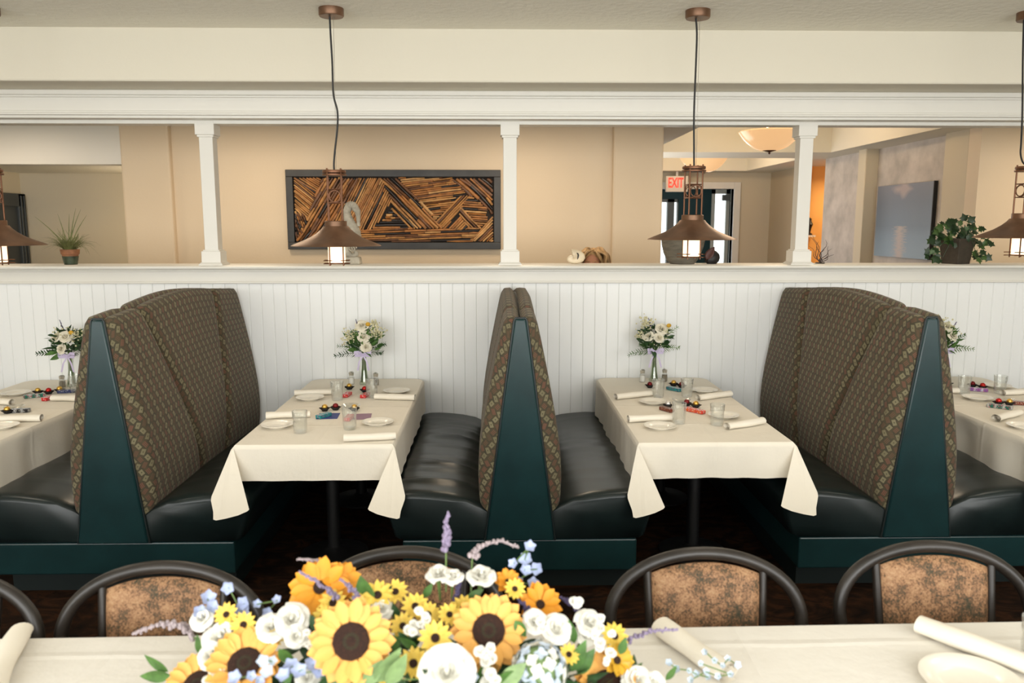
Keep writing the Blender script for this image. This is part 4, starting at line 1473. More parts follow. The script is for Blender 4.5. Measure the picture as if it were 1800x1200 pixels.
for k, S in enumerate(SETS):
    where = TN[k]
    for p, nm in S['plates']:
        q = at_z(*p, TOP + 0.01)
        single('side_plate', PLATE, (q.x, q.y, TOP), 0, 'ivory side plate %s on the table %s' % (nm, where), 'plate', 'side plates on booth tables')
    for j, (pa, pb, nm) in enumerate(S['napkins']):
        napkin(pa, pb, 'rolled cream napkin %s on the table %s' % (nm, where), 'rolled napkins on booth tables', k * 7 + j)
    for p, nm in S['glasses']:
        q = at_z(*p, TOP)
        single('water_glass', GLASS, (q.x, q.y, TOP), p[0] * 0.37, 'ribbed water glass %s on the table %s' % (nm, where), 'glass', 'ribbed water glasses')
    q = at_z(*S['dish'], TOP + 0.01)
    single('glass_dish', DISH, (q.x, q.y, TOP), 0, 'small clear glass dish mid table ' + where, 'dish', 'small glass dishes')
    for p, kind, sq in S['shakers']:
        q = at_z(*p, TOP)
        shaker(q.x, min(q.y, 5.62), '%s shaker with steel cap on the table %s' % (kind, where), kind, sq)
    q = at_z(*S['vase'], TOP)
    vase_set(q.x, min(q.y, 5.56), 40 + k, where, roses[k], bouq[k])

L1, L2 = ' on the table left of the middle booth', ' on the table right of the middle booth'
L0, L3 = ' on the table at the left edge', ' on the table at the right edge'
# table left of the middle booth
candy((610, 696), 'red', 82, 'red candy pack at the back' + L1)
truffle((614, 684), 'gold', 'gold chocolate at the back' + L1)
candy((642, 697), 'red', 80, 'red and blue candy at the back right' + L1)
truffle((641, 689), 'red', 'red chocolate at the back' + L1)
card((577, 731), (0.03, 0.05, 0.22), 4, 'blue paper card under candy' + L1)
candy((569, 733), 'teal', 60, 'teal candy pack at the front' + L1)
truffle((571, 722), 'gold', 'gold chocolate over the blue card' + L1)
truffle((590, 720), 'darkred', 'dark red chocolate over the blue card' + L1)
truffle((623, 722), 'gold', 'gold chocolate behind the front glass' + L1)
card((634, 732), (0.30, 0.18, 0.26), 6, 'mauve paper card' + L1)
candy((613, 737), 'red', 85, 'red candy pack behind the front glass' + L1)
# table right of the middle booth
candy((1185, 686), 'teal', 128, 'teal candy pack at the back' + L2, 0.11)
truffle((1184, 678), 'gold', 'gold chocolate at the back' + L2)
truffle((1198, 681), 'darkred', 'dark red chocolate at the back' + L2)
truffle((1142, 681), 'darkred', 'dark chocolate behind the left glass' + L2)
candy((1221, 724), 'orange', 128, 'orange candy pack at the front' + L2, 0.13)
truffle((1223, 716), 'gold', 'gold chocolate at the front' + L2)
truffle((1207, 713), 'darkred', 'dark red chocolate at the front' + L2)
truffle((1174, 716), 'silver', 'silver chocolate left of the front glass' + L2)
candy((1172, 722), 'brown', 120, 'brown candy pack left of the front glass' + L2)
# table at the left edge
candy((60, 698), 'green', 35, 'green candy pack' + L0, 0.11)
truffle((67, 692), 'gold', 'gold chocolate nearest the green candy' + L0)
truffle((86, 692), 'red', 'red chocolate in the middle' + L0)
truffle((105, 689), 'gold', 'gold chocolate beside the navy candy' + L0)
candy((117, 690), 'navy', 12, 'navy candy pack' + L0, 0.10)
candy((87, 702), 'red', 80, 'red candy pack before the napkin' + L0)
truffle((13, 726), 'gold', 'gold chocolate behind the front napkin' + L0)
candy((36, 724), 'black', 5, 'black and silver candy pack' + L0, 0.10)
# table at the right edge
truffle((1666, 677), 'red', 'red chocolate beside the shaker' + L3)
truffle((1709, 680), 'darkred', 'dark chocolate between the glasses' + L3)
truffle((1727, 683), 'red', 'red chocolate between the glasses' + L3)
candy((1719, 687), 'purple', 150, 'purple candy pack between the glasses' + L3, 0.11)
truffle((1755, 711), 'red', 'red chocolate on the green candy' + L3)
candy((1757, 717), 'green', 140, 'green candy pack' + L3, 0.13)
truffle((1774, 712), 'gold', 'gold chocolate' + L3)
candy((1794, 711), 'brown', 160, 'brown candy pack' + L3, 0.11)

# ================================================================== PENDANT LAMPS
def pendant(px_top, pcord, pc, label, ytop=298, yr=432, sag=0.012, wave=0):
    """px_top: canopy pixel; pc: shade centre pixel x; all at Y = PY"""
    PY = 4.74
    c = at_y(pc, yr, PY)
    ztop = at_y(pc, ytop, PY).z
    t = thing('pendant_lamp', label, 'lamp', (c.x, PY, c.z), group='copper pendant lamps over the booth tables')
    zc = CZ - c.z
    ct = at_y(px_top, 15, PY).x - c.x
    h = ztop - c.z
    MB().lathe([(0.001, zc - 0.045), (0.066, zc - 0.045), (0.07, zc - 0.038), (0.07, zc)], 28, (ct, 0, 0)).build('canopy', 'copper', t)
    prof = [(0.262, 0.0), (0.255, 0.006), (0.20, 0.028), (0.15, 0.050), (0.11, 0.076), (0.085, 0.098), (0.072, 0.115), (0.066, 0.115), (0.10, 0.072), (0.15, 0.044), (0.20, 0.022), (0.255, 0.001)]
    MB().lathe(prof, 48, cap=False).build('shade', 'copper', t)
    MB().lathe([(0.064, 0.105), (0.064, 0.142), (0.061, 0.145), (0.001, 0.145)], 32).build('shade_collar', 'copper', t)
    cg = MB().lathe([(0.050, h - 0.014), (0.066, h - 0.014), (0.068, h - 0.006), (0.066, h + 0.002), (0.001, h + 0.004)], 28).build('cage_top', 'bronze', t)
    MB().lathe([(0.062, h - 0.028), (0.070, h - 0.028), (0.070, h - 0.020), (0.062, h - 0.020)], 28).build('cage_ring', 'bronze', t)
    rr = 0.055
    for k in range(4):
        a = R(45 + 90 * k + 8)
        MB().tube([(rr * math.cos(a), rr * math.sin(a), 0.14), (rr * math.cos(a), rr * math.sin(a), h + 0.012)], 0.0048, 8).build('cage_rod', 'bronze', t)
        a2_ = R(45 + 90 * (k + 1) + 8)
        p, q = Vector((rr * math.cos(a), rr * math.sin(a), 0)), Vector((rr * math.cos(a2_), rr * math.sin(a2_), 0))
        zm = 0.14 + (h - 0.14) * 0.50
        hw = (q - p).length / 2
        m = MB()
        mid = (p + q) / 2
        e = (q - p).normalized()
        m.tube([mid + e * (hw * 0.85 * math.cos(x * PI / 12)) + Vector((0, 0, zm + hw * 0.85 * math.sin(x * PI / 12))) for x in range(25)], 0.0032, 6)
        for dz in (-hw, hw):
            m.tube([p + Vector((0, 0, zm + dz)), q + Vector((0, 0, zm + dz))], 0.0032, 6)
        m.build('cage_circle', 'bronze', t)
    # lamp glass with its wire guard
    MB().lathe([(0.001, -0.098), (0.047, -0.098), (0.050, -0.094), (0.050, 0.02)], 28).build('lamp_glass', 'lampglass', t)
    for k in range(4):
        a = R(45 + 90 * k + 8)
        MB().tube([(rr * math.cos(a), rr * math.sin(a), 0.06), (rr * math.cos(a), rr * math.sin(a), -0.115)], 0.0042, 6).build('guard_rod', 'bronze', t)
    for z in (-0.085, -0.103):
        for k in range(2):
            a = R(8 + 90 * k)
            e, f = Vector((math.cos(a), math.sin(a), 0)), Vector((-math.sin(a), math.cos(a), 0))
            for s in (-1, 1):
                MB().tube([e * -0.075 + f * s * 0.042 + Vector((0, 0, z)), e * 0.075 + f * s * 0.042 + Vector((0, 0, z))], 0.0026, 6).build('guard_wire', 'bronze', t)
    # cord and suspension wire
    pts = []
    n = len(pcord)
    for (cx_, cy_) in pcord:
        w = at_y(cx_, cy_, PY)
        pts.append((w.x - c.x, 0.0, w.z - c.z))
    pts[0] = (pts[0][0], 0, zc - 0.03)
    pts.append((0.0, 0.0, h))
    sm = []
    for k in range(len(pts) - 1):
        p0, p1, p2, p3 = [Vector(pts[min(max(q, 0), len(pts) - 1)]) for q in (k - 1, k, k + 1, k + 2)]
        for j in range(6):
            u = j / 6
            sm.append(0.5 * ((2 * p1) + (p2 - p0) * u + (2 * p0 - 5 * p1 + 4 * p2 - p3) * u * u + (3 * p1 - p0 - 3 * p2 + p3) * u ** 3))
    sm.append(Vector(pts[-1]))
    MB().tube(sm, 0.0055, 6).build('cord', 'cord', t)
    MB().tube([(ct + 0.012, 0, zc - 0.03), (0.012, 0, h)], 0.0012, 4).build('wire', 'steel', t)
    return t


pendant(582, [(579, 18), (581, 60), (584, 110), (586, 165), (593, 195), (593, 225), (589, 262), (587, 285)], 591.5, 'hanging copper lamp in front of the wooden wall art', 300, 432)
pendant(1227, [(1223, 18), (1225, 60), (1223, 120), (1220, 200), (1220, 260), (1220, 285)], 1216, 'hanging copper lamp in front of the exit sign', 293, 421)
pendant(1812, [(1800, 28), (1798, 100), (1797, 200), (1795, 250), (1794, 270), (1798, 285)], 1796, 'hanging copper lamp at the right edge beside the ivy', 293, 418)
pendant(-25, [(-25, 28), (-22, 150), (-20, 250)], -6, 'hanging copper lamp at the left edge', 298, 431)

# ================================================================== THINGS ON THE LEDGE
LY = 5.80
# potted grass
M['terracotta'] = mat('terracotta', (0.26, 0.105, 0.045), 0.7, var=(25, 0.3))
M['glaze'] = mat('dark_green_glaze', (0.035, 0.050, 0.028), 0.25, var=(25, 0.5))
M['grassblade'] = mat('dry_green_grass', (0.16, 0.17, 0.055), 0.6, var=(30, 0.35))
pg = at_y(125, 466, LY)
gp = thing('potted_grass', 'wispy green grass in a small terracotta pot on the ledge', 'plant', (pg.x, LY, LZ))
MB().lathe([(0.001, 0.0), (0.042, 0.0), (0.054, 0.072), (0.060, 0.074), (0.064, 0.108), (0.058, 0.108), (0.05, 0.085), (0.001, 0.085)], 24).build('pot', 'terracotta', gp)
MB().lathe([(0.0435, 0.001), (0.0535, 0.055), (0.0545, 0.060)], 24, cap=False).build('glaze_band', 'glaze', gp)
rg = random.Random(3)
gb = MB()
for k in range(230):
    a = rg.uniform(0, 6.28)
    L = rg.uniform(0.07, 0.20) * (1.35 if k % 19 == 0 else 1)
    d = Vector((math.cos(a), math.sin(a) * 0.7, 0)) * rg.uniform(0.25, 1.1)
    b0 = Vector((0.03 * math.cos(a), 0.03 * math.sin(a), 0.10))
    cv_ = rg.uniform(0.5, 1.25)
    pts = [b0 + d * (L * q / 5) + Vector((0.012 * math.sin(q + a * 3) * (q > 1), 0, L * (q / 5) - cv_ * L * d.length * (q / 5) ** 2)) for q in range(6)]
    gb.tube(pts, [0.0018, 0.002, 0.0018, 0.0015, 0.001, 0.0005], 4, flat=0.4)
for (dx, hz_, bx) in ((-0.02, 0.26, -0.05), (0.03, 0.29, 0.10), (0.05, 0.30, 0.06), (0.06, 0.25, 0.13), (0.02, 0.26, 0.02), (-0.06, 0.24, -0.20)):
    pts = [Vector((dx * 0.3 + bx * (q / 6) ** 1.5, -0.02, 0.10 + hz_ * q / 6)) for q in range(7)]
    gb.tube(pts, [0.004, 0.0045, 0.004, 0.0035, 0.003, 0.002, 0.0006], 4, flat=0.4)
gb.build('foliage', 'grassblade', gp, angle=80)['kind'] = 'stuff'

# seahorse statue
M['stone'] = mat('weathered_grey_stone', (0.40, 0.36, 0.285), 0.85, var=(20, 0.25), bmp=(60, 0.4, 0.006))
ps = at_y(619, 466, LY)
sh = thing('seahorse_statue', 'grey stone seahorse statue on the ledge behind the hanging lamp', 'statue', (ps.x, LY, LZ))
MB().rings([[(sx * w, sy * w * 0.8, z) for sx, sy in ((-1, -1), (1, -1), (1, 1), (-1, 1))] for w, z in ((0.063, 0), (0.065, 0.01), (0.060, 0.05), (0.052, 0.055))]).build('base', 'stone', sh, smooth=False, bevel=0.006)
body = [(0.012, 0.105), (0.035, 0.075), (0.0, 0.06), (-0.03, 0.085), (-0.02, 0.13), (0.02, 0.165), (0.030, 0.205), (0.020, 0.245), (-0.004, 0.29), (-0.022, 0.335), (-0.026, 0.375), (-0.008, 0.412), (0.020, 0.418), (0.038, 0.395)]
rad = [0.012, 0.018, 0.024, 0.028, 0.034, 0.042, 0.048, 0.048, 0.044, 0.038, 0.034, 0.034, 0.032, 0.026]
pts, rds = [], []
for k in range(len(body) - 1):
    for j in range(6):
        u = j / 6
        p0, p1, p2, p3 = [Vector((*body[min(max(q, 0), len(body) - 1)], 0)) for q in (k - 1, k, k + 1, k + 2)]
        c = 0.5 * ((2 * p1) + (p2 - p0) * u + (2 * p0 - 5 * p1 + 4 * p2 - p3) * u * u + (3 * p1 - p0 - 3 * p2 + p3) * u ** 3)
        pts.append((c.x, 0, c.y))
        rds.append((rad[k] + (rad[k + 1] - rad[k]) * u) * (1.06 if (k * 6 + j) % 3 == 0 else 0.97))
MB().tube(pts, rds, 12, flat=0.85).build('body', 'stone', sh, angle=50)
MB().tube([(0.030, 0, 0.405), (0.050, 0, 0.375), (0.054, 0, 0.33), (0.053, 0, 0.285), (0.054, 0, 0.272)], [0.028, 0.022, 0.015, 0.013, 0.016], 10).build('snout', 'stone', sh)
fin = MB()
for k in range(7):
    a = R(60 + 16 * k)
    fin.tube([(0.004 + 0.03 * math.cos(a), 0, 0.405 + 0.02 * math.sin(a)), (0.004 + 0.05 * math.cos(a), 0, 0.405 + 0.045 * math.sin(a))], [0.008, 0.004], 6)
fin.build('crest', 'stone', sh)
MB().tube([(0.012 + 0.03 * (1 - k / 40) * math.cos(k * 0.32), -0.036, 0.115 + 0.03 * (1 - k / 40) * math.sin(k * 0.32)) for k in range(40)], 0.005, 6).build('spiral_relief', 'stone', sh)
for s in (-1, 1):
    MB().ball((0.032, s * 0.027, 0.402), 0.007, n=8, m=5).build('eye', 'stone', sh)

# white shell
M['shell'] = mat('cream_seashell', (0.78, 0.66, 0.47), 0.35, var=(14, 0.12))
pw = at_y(1011, 466, LY)
se = thing('seashell', 'pale cream seashell on the ledge beside the blond head', 'shell', (pw.x, LY, LZ))
sm = MB()
NR, NC = 60, 18
def shell_pt(a, b):
    th = a * 2 * PI * 1.9
    gr = math.exp(0.16 * (th - 2 * PI * 1.9))
    rc = 0.052 * gr
    R0 = 0.048 * gr
    ph = b * 2 * PI
    rr = R0 + rc * math.cos(ph)
    rib = 1 + 0.025 * math.sin(26 * a * 2 * PI)
    return (rr * math.cos(th + 2.4) * rib - 0.01, rc * math.sin(ph) * 0.95, rr * math.sin(th + 2.4) * rib)
sm.grid(shell_pt, NR, NC)
zmin = min(v[2] for v in sm.v)
sm.v = [(x, y, z - zmin) for x, y, z in sm.v]
k_ = 0.110 / (max(v[2] for v in sm.v))
sm.v = [(x * k_, y * k_, z * k_) for x, y, z in sm.v]
sm.v = [(x * 1.55, y, z) for x, y, z in sm.v]
sm.build('shell_whorl', 'shell', se, angle=80)
MB().tube([(0.004, -0.055, 0.082), (0.012, -0.058, 0.078), (0.016, -0.060, 0.066), (0.014, -0.060, 0.05), (0.010, -0.058, 0.036)], [0.002, 0.005, 0.006, 0.005, 0.0015], 8).build('opening', 'black', se)

# wide stone bowl
M['bowlstone'] = mat('rough_grey_bowl', (0.135, 0.118, 0.088), 0.85, var=(9, 0.3), bmp=(16, 0.6, 0.01), stretch=(1, 1, 5))
pb_ = at_y(1200, 466, LY)
bw = thing('stone_bowl', 'rough grey stone bowl on the ledge behind the hanging copper lamp', 'bowl', (pb_.x, LY + 0.02, LZ))
prof = [(0.001, 0.0), (0.085, 0.0), (0.110, 0.03), (0.135, 0.08), (0.150, 0.13), (0.155, 0.17), (0.152, 0.195), (0.144, 0.195), (0.138, 0.15), (0.12, 0.08), (0.08, 0.03), (0.001, 0.02)]
MB().lathe(prof, 32, rib=lambda q, z: 0.02 * math.sin(q * 1.7 + z * 30)).build('bowl_body', 'bowlstone', bw)
sc = MB()
for k in range(26):
    a = k * 2.4
    sc.merge(leaf_mb(0.10, 0.035, 0.35), xf((0.08 * math.cos(a), 0.06 * math.sin(a), 0.17), (math.cos(a), math.sin(a) * 0.8, 0.35), k))
sc.build('succulent_leaves', 'darkleaf', bw, angle=80)['kind'] = 'stuff'

# dark curled shell beside it
M['darkshell'] = mat('dark_brown_shell', (0.006, 0.004, 0.004), 0.5)
M['rust'] = mat('rust_red_leaf', (0.075, 0.024, 0.017), 0.55)
pd = at_y(1252, 466, LY)
dk = thing('dried_pod', 'dark dried pod with a rust red leaf on the ledge beside the stone bowl', 'pod', (pd.x, LY + 0.02, LZ))
MB().rings([[(w * math.cos(2 * PI * q / 14) * (1 + 0.15 * math.sin(q * 3)) + ox, w * 0.7 * math.sin(2 * PI * q / 14), z) for q in range(14)] for w, z, ox in ((0.030, 0, 0), (0.048, 0.02, 0), (0.05, 0.045, 0.004), (0.040, 0.07, 0.01), (0.018, 0.09, 0.014), (0.004, 0.098, 0.016))]).build('pod_body', 'darkshell', dk)
MB().merge(leaf_mb(0.11, 0.06, 0.2, 0.3), xf((-0.045, -0.02, 0.03), (0.5, -0.15, 1.0), 1.2)).build('leaf', 'rust', dk, angle=80, solid=0.002)

# ivy plant
M['ivy'] = mat('ivy_leaf_green', (0.012, 0.036, 0.009), 0.42, var=(25, 0.5))
M['ivylight'] = mat('ivy_light_leaf', (0.045, 0.095, 0.018), 0.45, var=(25, 0.4))
M['pot'] = mat('dark_brown_pot', (0.040, 0.030, 0.020), 0.6, var=(30, 0.25))
pv = at_y(1679, 466, LY)
iv = thing('ivy_plant', 'trailing green ivy in a square dark pot on the ledge', 'plant', (pv.x, LY, LZ), R(24))
MB().rings([[(sx * w, sy * w, z) for sx, sy in ((-1, -1), (1, -1), (1, 1), (-1, 1))] for w, z in ((0.066, 0), (0.086, 0.185), (0.078, 0.185), (0.072, 0.16))]).build('pot', 'pot', iv, smooth=False, bevel=0.004)
rg = random.Random(8)
star = [(0, 0), (0.18, 0.36), (0.02, 0.62), (0.42, 0.48), (0.55, 0.72), (0.66, 0.30), (1.0, 0.0), (0.66, -0.30), (0.55, -0.72), (0.42, -0.48), (0.02, -0.62), (0.18, -0.36)]
lm = MB()
lm.add([(0.45, 0, 0.0)] + [(x, y * 0.8, -0.14 * abs(y) - 0.16 * x * x) for x, y in star], [(0, k + 1, (k + 1) % 12 + 1) for k in range(12)])
IVY = [lm.mesh('ivy_leaf', 'ivy', True, 80), lm.mesh('ivy_leaf', 'ivylight', True, 80)]
Ri = Matrix.Rotation(-R(24), 3, 'Z')
for k in range(105):
    u = k / 105
    if k < 72:
        a = rg.uniform(0, 2 * PI)
        e = rg.uniform(-0.35, 1.0)
        rr = rg.uniform(0.07, 0.15)
        p = Vector((rr * 1.08 * math.cos(a) * math.cos(e), rr * 0.75 * math.sin(a) * math.cos(e), 0.16 + 0.115 * math.sin(e) + rg.uniform(-0.02, 0.02)))
    else:  # trailing and reaching vines: (x, z) targets measured about the pot
        x, z = rg.choice([(-0.205, 0.085), (-0.215, 0.065), (-0.13, 0.045), (-0.15, 0.06), (-0.17, 0.15), (-0.16, 0.11), (0.0, 0.265), (0.03, 0.275), (0.05, 0.24), (-0.04, 0.255), (0.14, 0.19), (0.16, 0.2), (0.11, 0.08), (0.10, 0.055), (0.15, 0.135), (0.17, 0.145), (0.08, 0.215), (0.13, 0.06)])
        p = Vector((x + rg.uniform(-.012, .012), rg.uniform(-0.11, 0.0), z + rg.uniform(-.012, .012)))
    d = Vector((p.x, p.y - 0.08, (p.z - 0.16) * 0.7 - 0.05)) + Vector((rg.uniform(-.08, .08), rg.uniform(-.05, .05), rg.uniform(-.08, .08)))
    face = Vector((rg.uniform(-0.5, 0.5), -1.0, rg.uniform(0.0, 0.9)))
    d = (d - face * (d.dot(face) / face.length_squared)).normalized()
    face.normalize()
    side = face.cross(d).normalized()
    mt = Matrix((d, side, face)).transposed()
    q = (Ri @ mt).to_quaternion()
    p = Vector((p.x * 1.08, p.y, p.z + 0.035 if k < 72 else p.z * 1.13))
    obj('leaf', IVY[0 if rg.random() < 0.7 else 1], iv, loc=Ri @ p, rot=q, scale=rg.uniform(0.042, 0.066))
vn = MB()
for tx, tz in ((-0.2, 0.08), (-0.13, 0.05), (-0.16, 0.14), (0.02, 0.27), (0.12, 0.06), (0.16, 0.18), (0.16, 0.135)):
    vn.tube([Ri @ Vector((tx * 0.2, -0.02, 0.13)), Ri @ Vector((tx * 0.6, -0.06, max(0.17, tz * 0.9 + 0.04))), Ri @ Vector((tx, -0.06, tz))], 0.0022, 5)
for k in range(24):
    a = k * 2.4
    vn.tube([(0.02 * math.cos(a), 0.02 * math.sin(a), 0.12), (0.08 * math.cos(a), 0.07 * math.sin(a), 0.18)], 0.002, 4)
vn.build('vines', 'ivy', iv)

# bare curly twigs
M['twig'] = mat('dark_twig', (0.045, 0.025, 0.02), 0.6)
pt_ = at_y(1447, 466, LY)
tg = thing('curly_twigs', 'bare curly twigs in a low dish beside the right column', 'twigs', (pt_.x, LY + 0.06, LZ))
MB().lathe([(0.001, 0.0), (0.03, 0.0), (0.035, 0.006), (0.03, 0.008), (0.001, 0.006)], 16).build('dish', 'pot', tg)
rg = random.Random(12)
for tx, tz in ((-0.075, 0.10), (-0.06, 0.16), (-0.045, 0.17), (-0.02, 0.13), (0.01, 0.09), (0.03, 0.14), (0.06, 0.10), (0.075, 0.085), (0.085, 0.05), (0.045, 0.045)):
    pts = [Vector((tx * 1.15 * (q / 7) + 0.016 * math.sin(q * 1.1 + tx * 60) * (q > 0), rg.uniform(-.004, .004), 0.005 + tz * 1.2 * (q / 7))) for q in range(8)]
    MB().tube(pts, [0.003, 0.003, 0.0028, 0.0025, 0.0022, 0.0018, 0.0014, 0.0008], 5).build('twig', 'twig', tg)

# small figurine on a shelf bracket in the side hall
pf = at_y(1421, 402, 12.88)
fg = thing('wall_ornament', 'small black wall ornament on the ochre wall behind the right column', 'ornament', (pf.x, 12.895, pf.z - 0.1))
MB().box(-0.09, 0.09, -0.10, 0.0, -0.03, 0.0).build('bracket', 'trim', fg, smooth=False)
MB().lathe([(0.05, 0.0), (0.05, 0.02), (0.02, 0.04), (0.035, 0.12), (0.055, 0.17), (0.03, 0.22), (0.03, 0.26), (0.001, 0.28)], 14, (0, -0.05, 0)).build('figure', 'black', fg)

# ================================================================== PERSON IN THE HALLWAY
M['skin'] = mat('warm_skin', (0.52, 0.235, 0.135), 0.5)
M['hair'] = mat('wavy_blond_hair', (0.44, 0.27, 0.12), 0.5, var=(30, 0.5), stretch=(1, 1, 0.25))
M['blouse'] = mat('dark_blouse', (0.02, 0.022, 0.03), 0.8)
M['lens'] = mat('dark_eyewear', (0.004, 0.004, 0.004), 0.15)
PYW = 6.55
hp = at_y(1043, 434, PYW)
person = thing('person', 'person with wavy blond hair, top of the head above the ledge', 'person', (hp.x, PYW, 0), R(-14))
HT = hp.z - 0.012
sk = HT / 1.66


def skin_body(name, joints, bones, root, material, parent, subd=2):
    me = bpy.data.meshes.new(name)
    keys = list(joints)
    me.from_pydata([joints[k][0] for k in keys], [(keys.index(a), keys.index(b)) for a, b in bones], [])
    o = obj(name, me, parent)
    sm_ = o.modifiers.new('skin', 'SKIN')
    sm_.use_smooth_shade = True
    for k, key in enumerate(keys):
        r = joints[key][1]
        me.skin_vertices[0].data[k].radius = r if isinstance(r, tuple) else (r, r)
        me.skin_vertices[0].data[k].use_root = (key == root)
    ss = o.modifiers.new('subd', 'SUBSURF')
    ss.levels = ss.render_levels = subd
    me.materials.append(M[material])
    return o


J = {'pelvis': ((0, 0, .90), (.15, .11)), 'waist': ((0, 0, 1.05), (.125, .09)), 'chest': ((0, .01, 1.22), (.15, .10)), 'neckb': ((0, .015, 1.37), (.07, .06)), 'neck': ((0, 0, 1.43), .05)}
for s, n_ in ((-1, 'l'), (1, 'r')):
    J.update({'sh' + n_: ((s * .165, .015, 1.335), .058), 'el' + n_: ((s * .215, .03, 1.07), .042), 'wr' + n_: ((s * .20, -.08, .86), .028), 'ha' + n_: ((s * .195, -.11, .78), (.032, .018)),
              'hi' + n_: ((s * .09, 0, .84), .088), 'kn' + n_: ((s * .10, -.01, .48), .058), 'an' + n_: ((s * .10, .02, .09), .038), 'to' + n_: ((s * .11, -.14, .035), (.04, .028))})
J = {k: (tuple(c * sk for c in v[0]), v[1]) for k, v in J.items()}
B = [('pelvis', 'waist'), ('waist', 'chest'), ('chest', 'neckb'), ('neckb', 'neck')]
for n_ in 'lr':
    B += [('chest', 'sh' + n_), ('sh' + n_, 'el' + n_), ('el' + n_, 'wr' + n_), ('wr' + n_, 'ha' + n_), ('pelvis', 'hi' + n_), ('hi' + n_, 'kn' + n_), ('kn' + n_, 'an' + n_), ('an' + n_, 'to' + n_)]
skin_body('clothed_body', J, B, 'pelvis', 'blouse', person)
# head: one continuous surface with brow, nose, mouth and chin
hd = MB()
hc = Vector((0, -0.012, HT - 0.125))
def head_pt(a, b):
    th = -PI / 2 + PI * min(0.999, max(0.001, a))
    ph = 2 * PI * b
    x, y, z = math.cos(th) * math.cos(ph), math.cos(th) * math.sin(ph), math.sin(th)
    rx, ry, rz = 0.074, 0.095, 0.117
    front = max(0, -y)
    taper = 1 - 0.26 * max(0, -z) ** 1.5
    X, Y, Z = x * rx * taper, y * ry * (1 - 0.10 * max(0, -z) * (y > 0)), z * rz
    if front > 0:
        Y -= 0.024 * math.exp(-((x / 0.16) ** 2) - ((z + 0.20) / 0.17) ** 2)
        Y -= 0.007 * math.exp(-((x / 0.30) ** 2) - ((z + 0.52) / 0.08) ** 2)
        Y -= 0.008 * math.exp(-((x / 0.25) ** 2) - ((z + 0.85) / 0.14) ** 2)
        Y -= 0.006 * math.exp(-((x / 0.6) ** 2) - ((z - 0.16) / 0.10) ** 2)
        for s in (-1, 1):
            Y += 0.012 * math.exp(-(((x - s * 0.40) / 0.17) ** 2) - ((z - 0.02) / 0.12) ** 2)
    return hc + Vector((X, Y, Z))
hd.grid(head_pt, 36, 48)
head = hd.build('head', 'skin', person, angle=85)
for s in (-1, 1):
    MB().ball(hc + Vector((s * 0.030, -0.083, 0.003)), 0.013, 0.010, 0.009, 10, 6).build('eye', 'lens', head)
    MB().ball(hc + Vector((s * 0.076, 0.01, -0.015)), 0.009, 0.018, 0.030, 8, 6).build('ear', 'skin', head)
    MB().tube([hc + Vector((s * 0.012, -0.096, 0.022)), hc + Vector((s * 0.036, -0.09, 0.028)), hc + Vector((s * 0.056, -0.07, 0.02))], [0.003, 0.004, 0.002], 6).build('eyebrow', 'hair', head)
MB().tube([hc + Vector((-0.022, -0.088, -0.060)), hc + Vector((0, -0.096, -0.060)), hc + Vector((0.022, -0.088, -0.060))], [0.002, 0.005, 0.002], 6).build('lips', 'rust', head)
# hair: cap plus wavy locks
hr = MB()
def cap_pt(a, b):
    th = PI / 2 * (1 - a * 1.35)
    ph = 2 * PI * b
    f = max(0, -math.sin(ph))
    th = max(th, 0.62 * f ** 1.5 - 0.55 * (1 - f))
    return hc + Vector((math.cos(th) * math.cos(ph) * 0.088, math.cos(th) * math.sin(ph) * 0.106 + 0.006, math.sin(th) * 0.128 + 0.004))
hr.grid(cap_pt, 12, 30)
rg = random.Random(4)
def lock(pts, r):
    P = [hc + Vector(p) for p in pts]
    sm2 = []
    for k in range(len(P) - 1):
        for j in range(5):
            sm2.append(P[k].lerp(P[k + 1], j / 5))
    sm2.append(P[-1])
    for _ in range(3):
        sm2 = [sm2[0]] + [(sm2[q - 1] + sm2[q] * 2 + sm2[q + 1]) / 4 for q in range(1, len(sm2) - 1)] + [sm2[-1]]
    n = len(sm2)
    hr.tube(sm2, [r * (0.45 + 0.8 * math.sin(PI * (q + 1) / (n + 1))) for q in range(n)], 7, flat=0.7)
for s in (-1, 1):
    for k in range(16):
        y0 = -0.075 + 0.011 * k
        bul = 0.098 + rg.uniform(-.006, .012) + (0.014 if s > 0 else 0)
        lock([(s * 0.012, y0 * 0.9, 0.122 - 0.25 * abs(y0)), (s * 0.055, y0 - 0.012, 0.128 - 0.3 * abs(y0) + rg.uniform(0, .012)), (s * bul, y0, 0.075), (s * (bul - 0.008 + rg.uniform(-.01, .02)), y0 + 0.01, 0.01), (s * (bul + rg.uniform(0, 0.03)), y0 + 0.015, -0.07), (s * (bul - 0.02), y0 + 0.02, -0.16)], 0.0135)
for k in range(10):
    x = -0.06 + 0.013 * k
    lock([(x * 0.5, 0.03, 0.125), (x * 1.1, 0.09, 0.07), (x * 1.3, 0.115, -0.03), (x * 1.2, 0.10, -0.16)], 0.016)
lock([(0.01, -0.06, 0.115), (-0.035, -0.098, 0.105), (-0.070, -0.080, 0.060), (-0.088, -0.06, 0.02), (-0.092, -0.05, -0.05)], 0.014)
lock([(0.015, -0.06, 0.118), (0.045, -0.100, 0.100), (0.070, -0.085, 0.055), (0.088, -0.06, 0.01), (0.110, -0.05, -0.05)], 0.014)
lock([(0.03, -0.03, 0.12), (0.07, -0.05, 0.135), (0.105, -0.03, 0.09), (0.10, -0.02, 0.03), (0.13, -0.02, -0.04)], 0.016)
hr.build('hair', 'hair', person, angle=80)
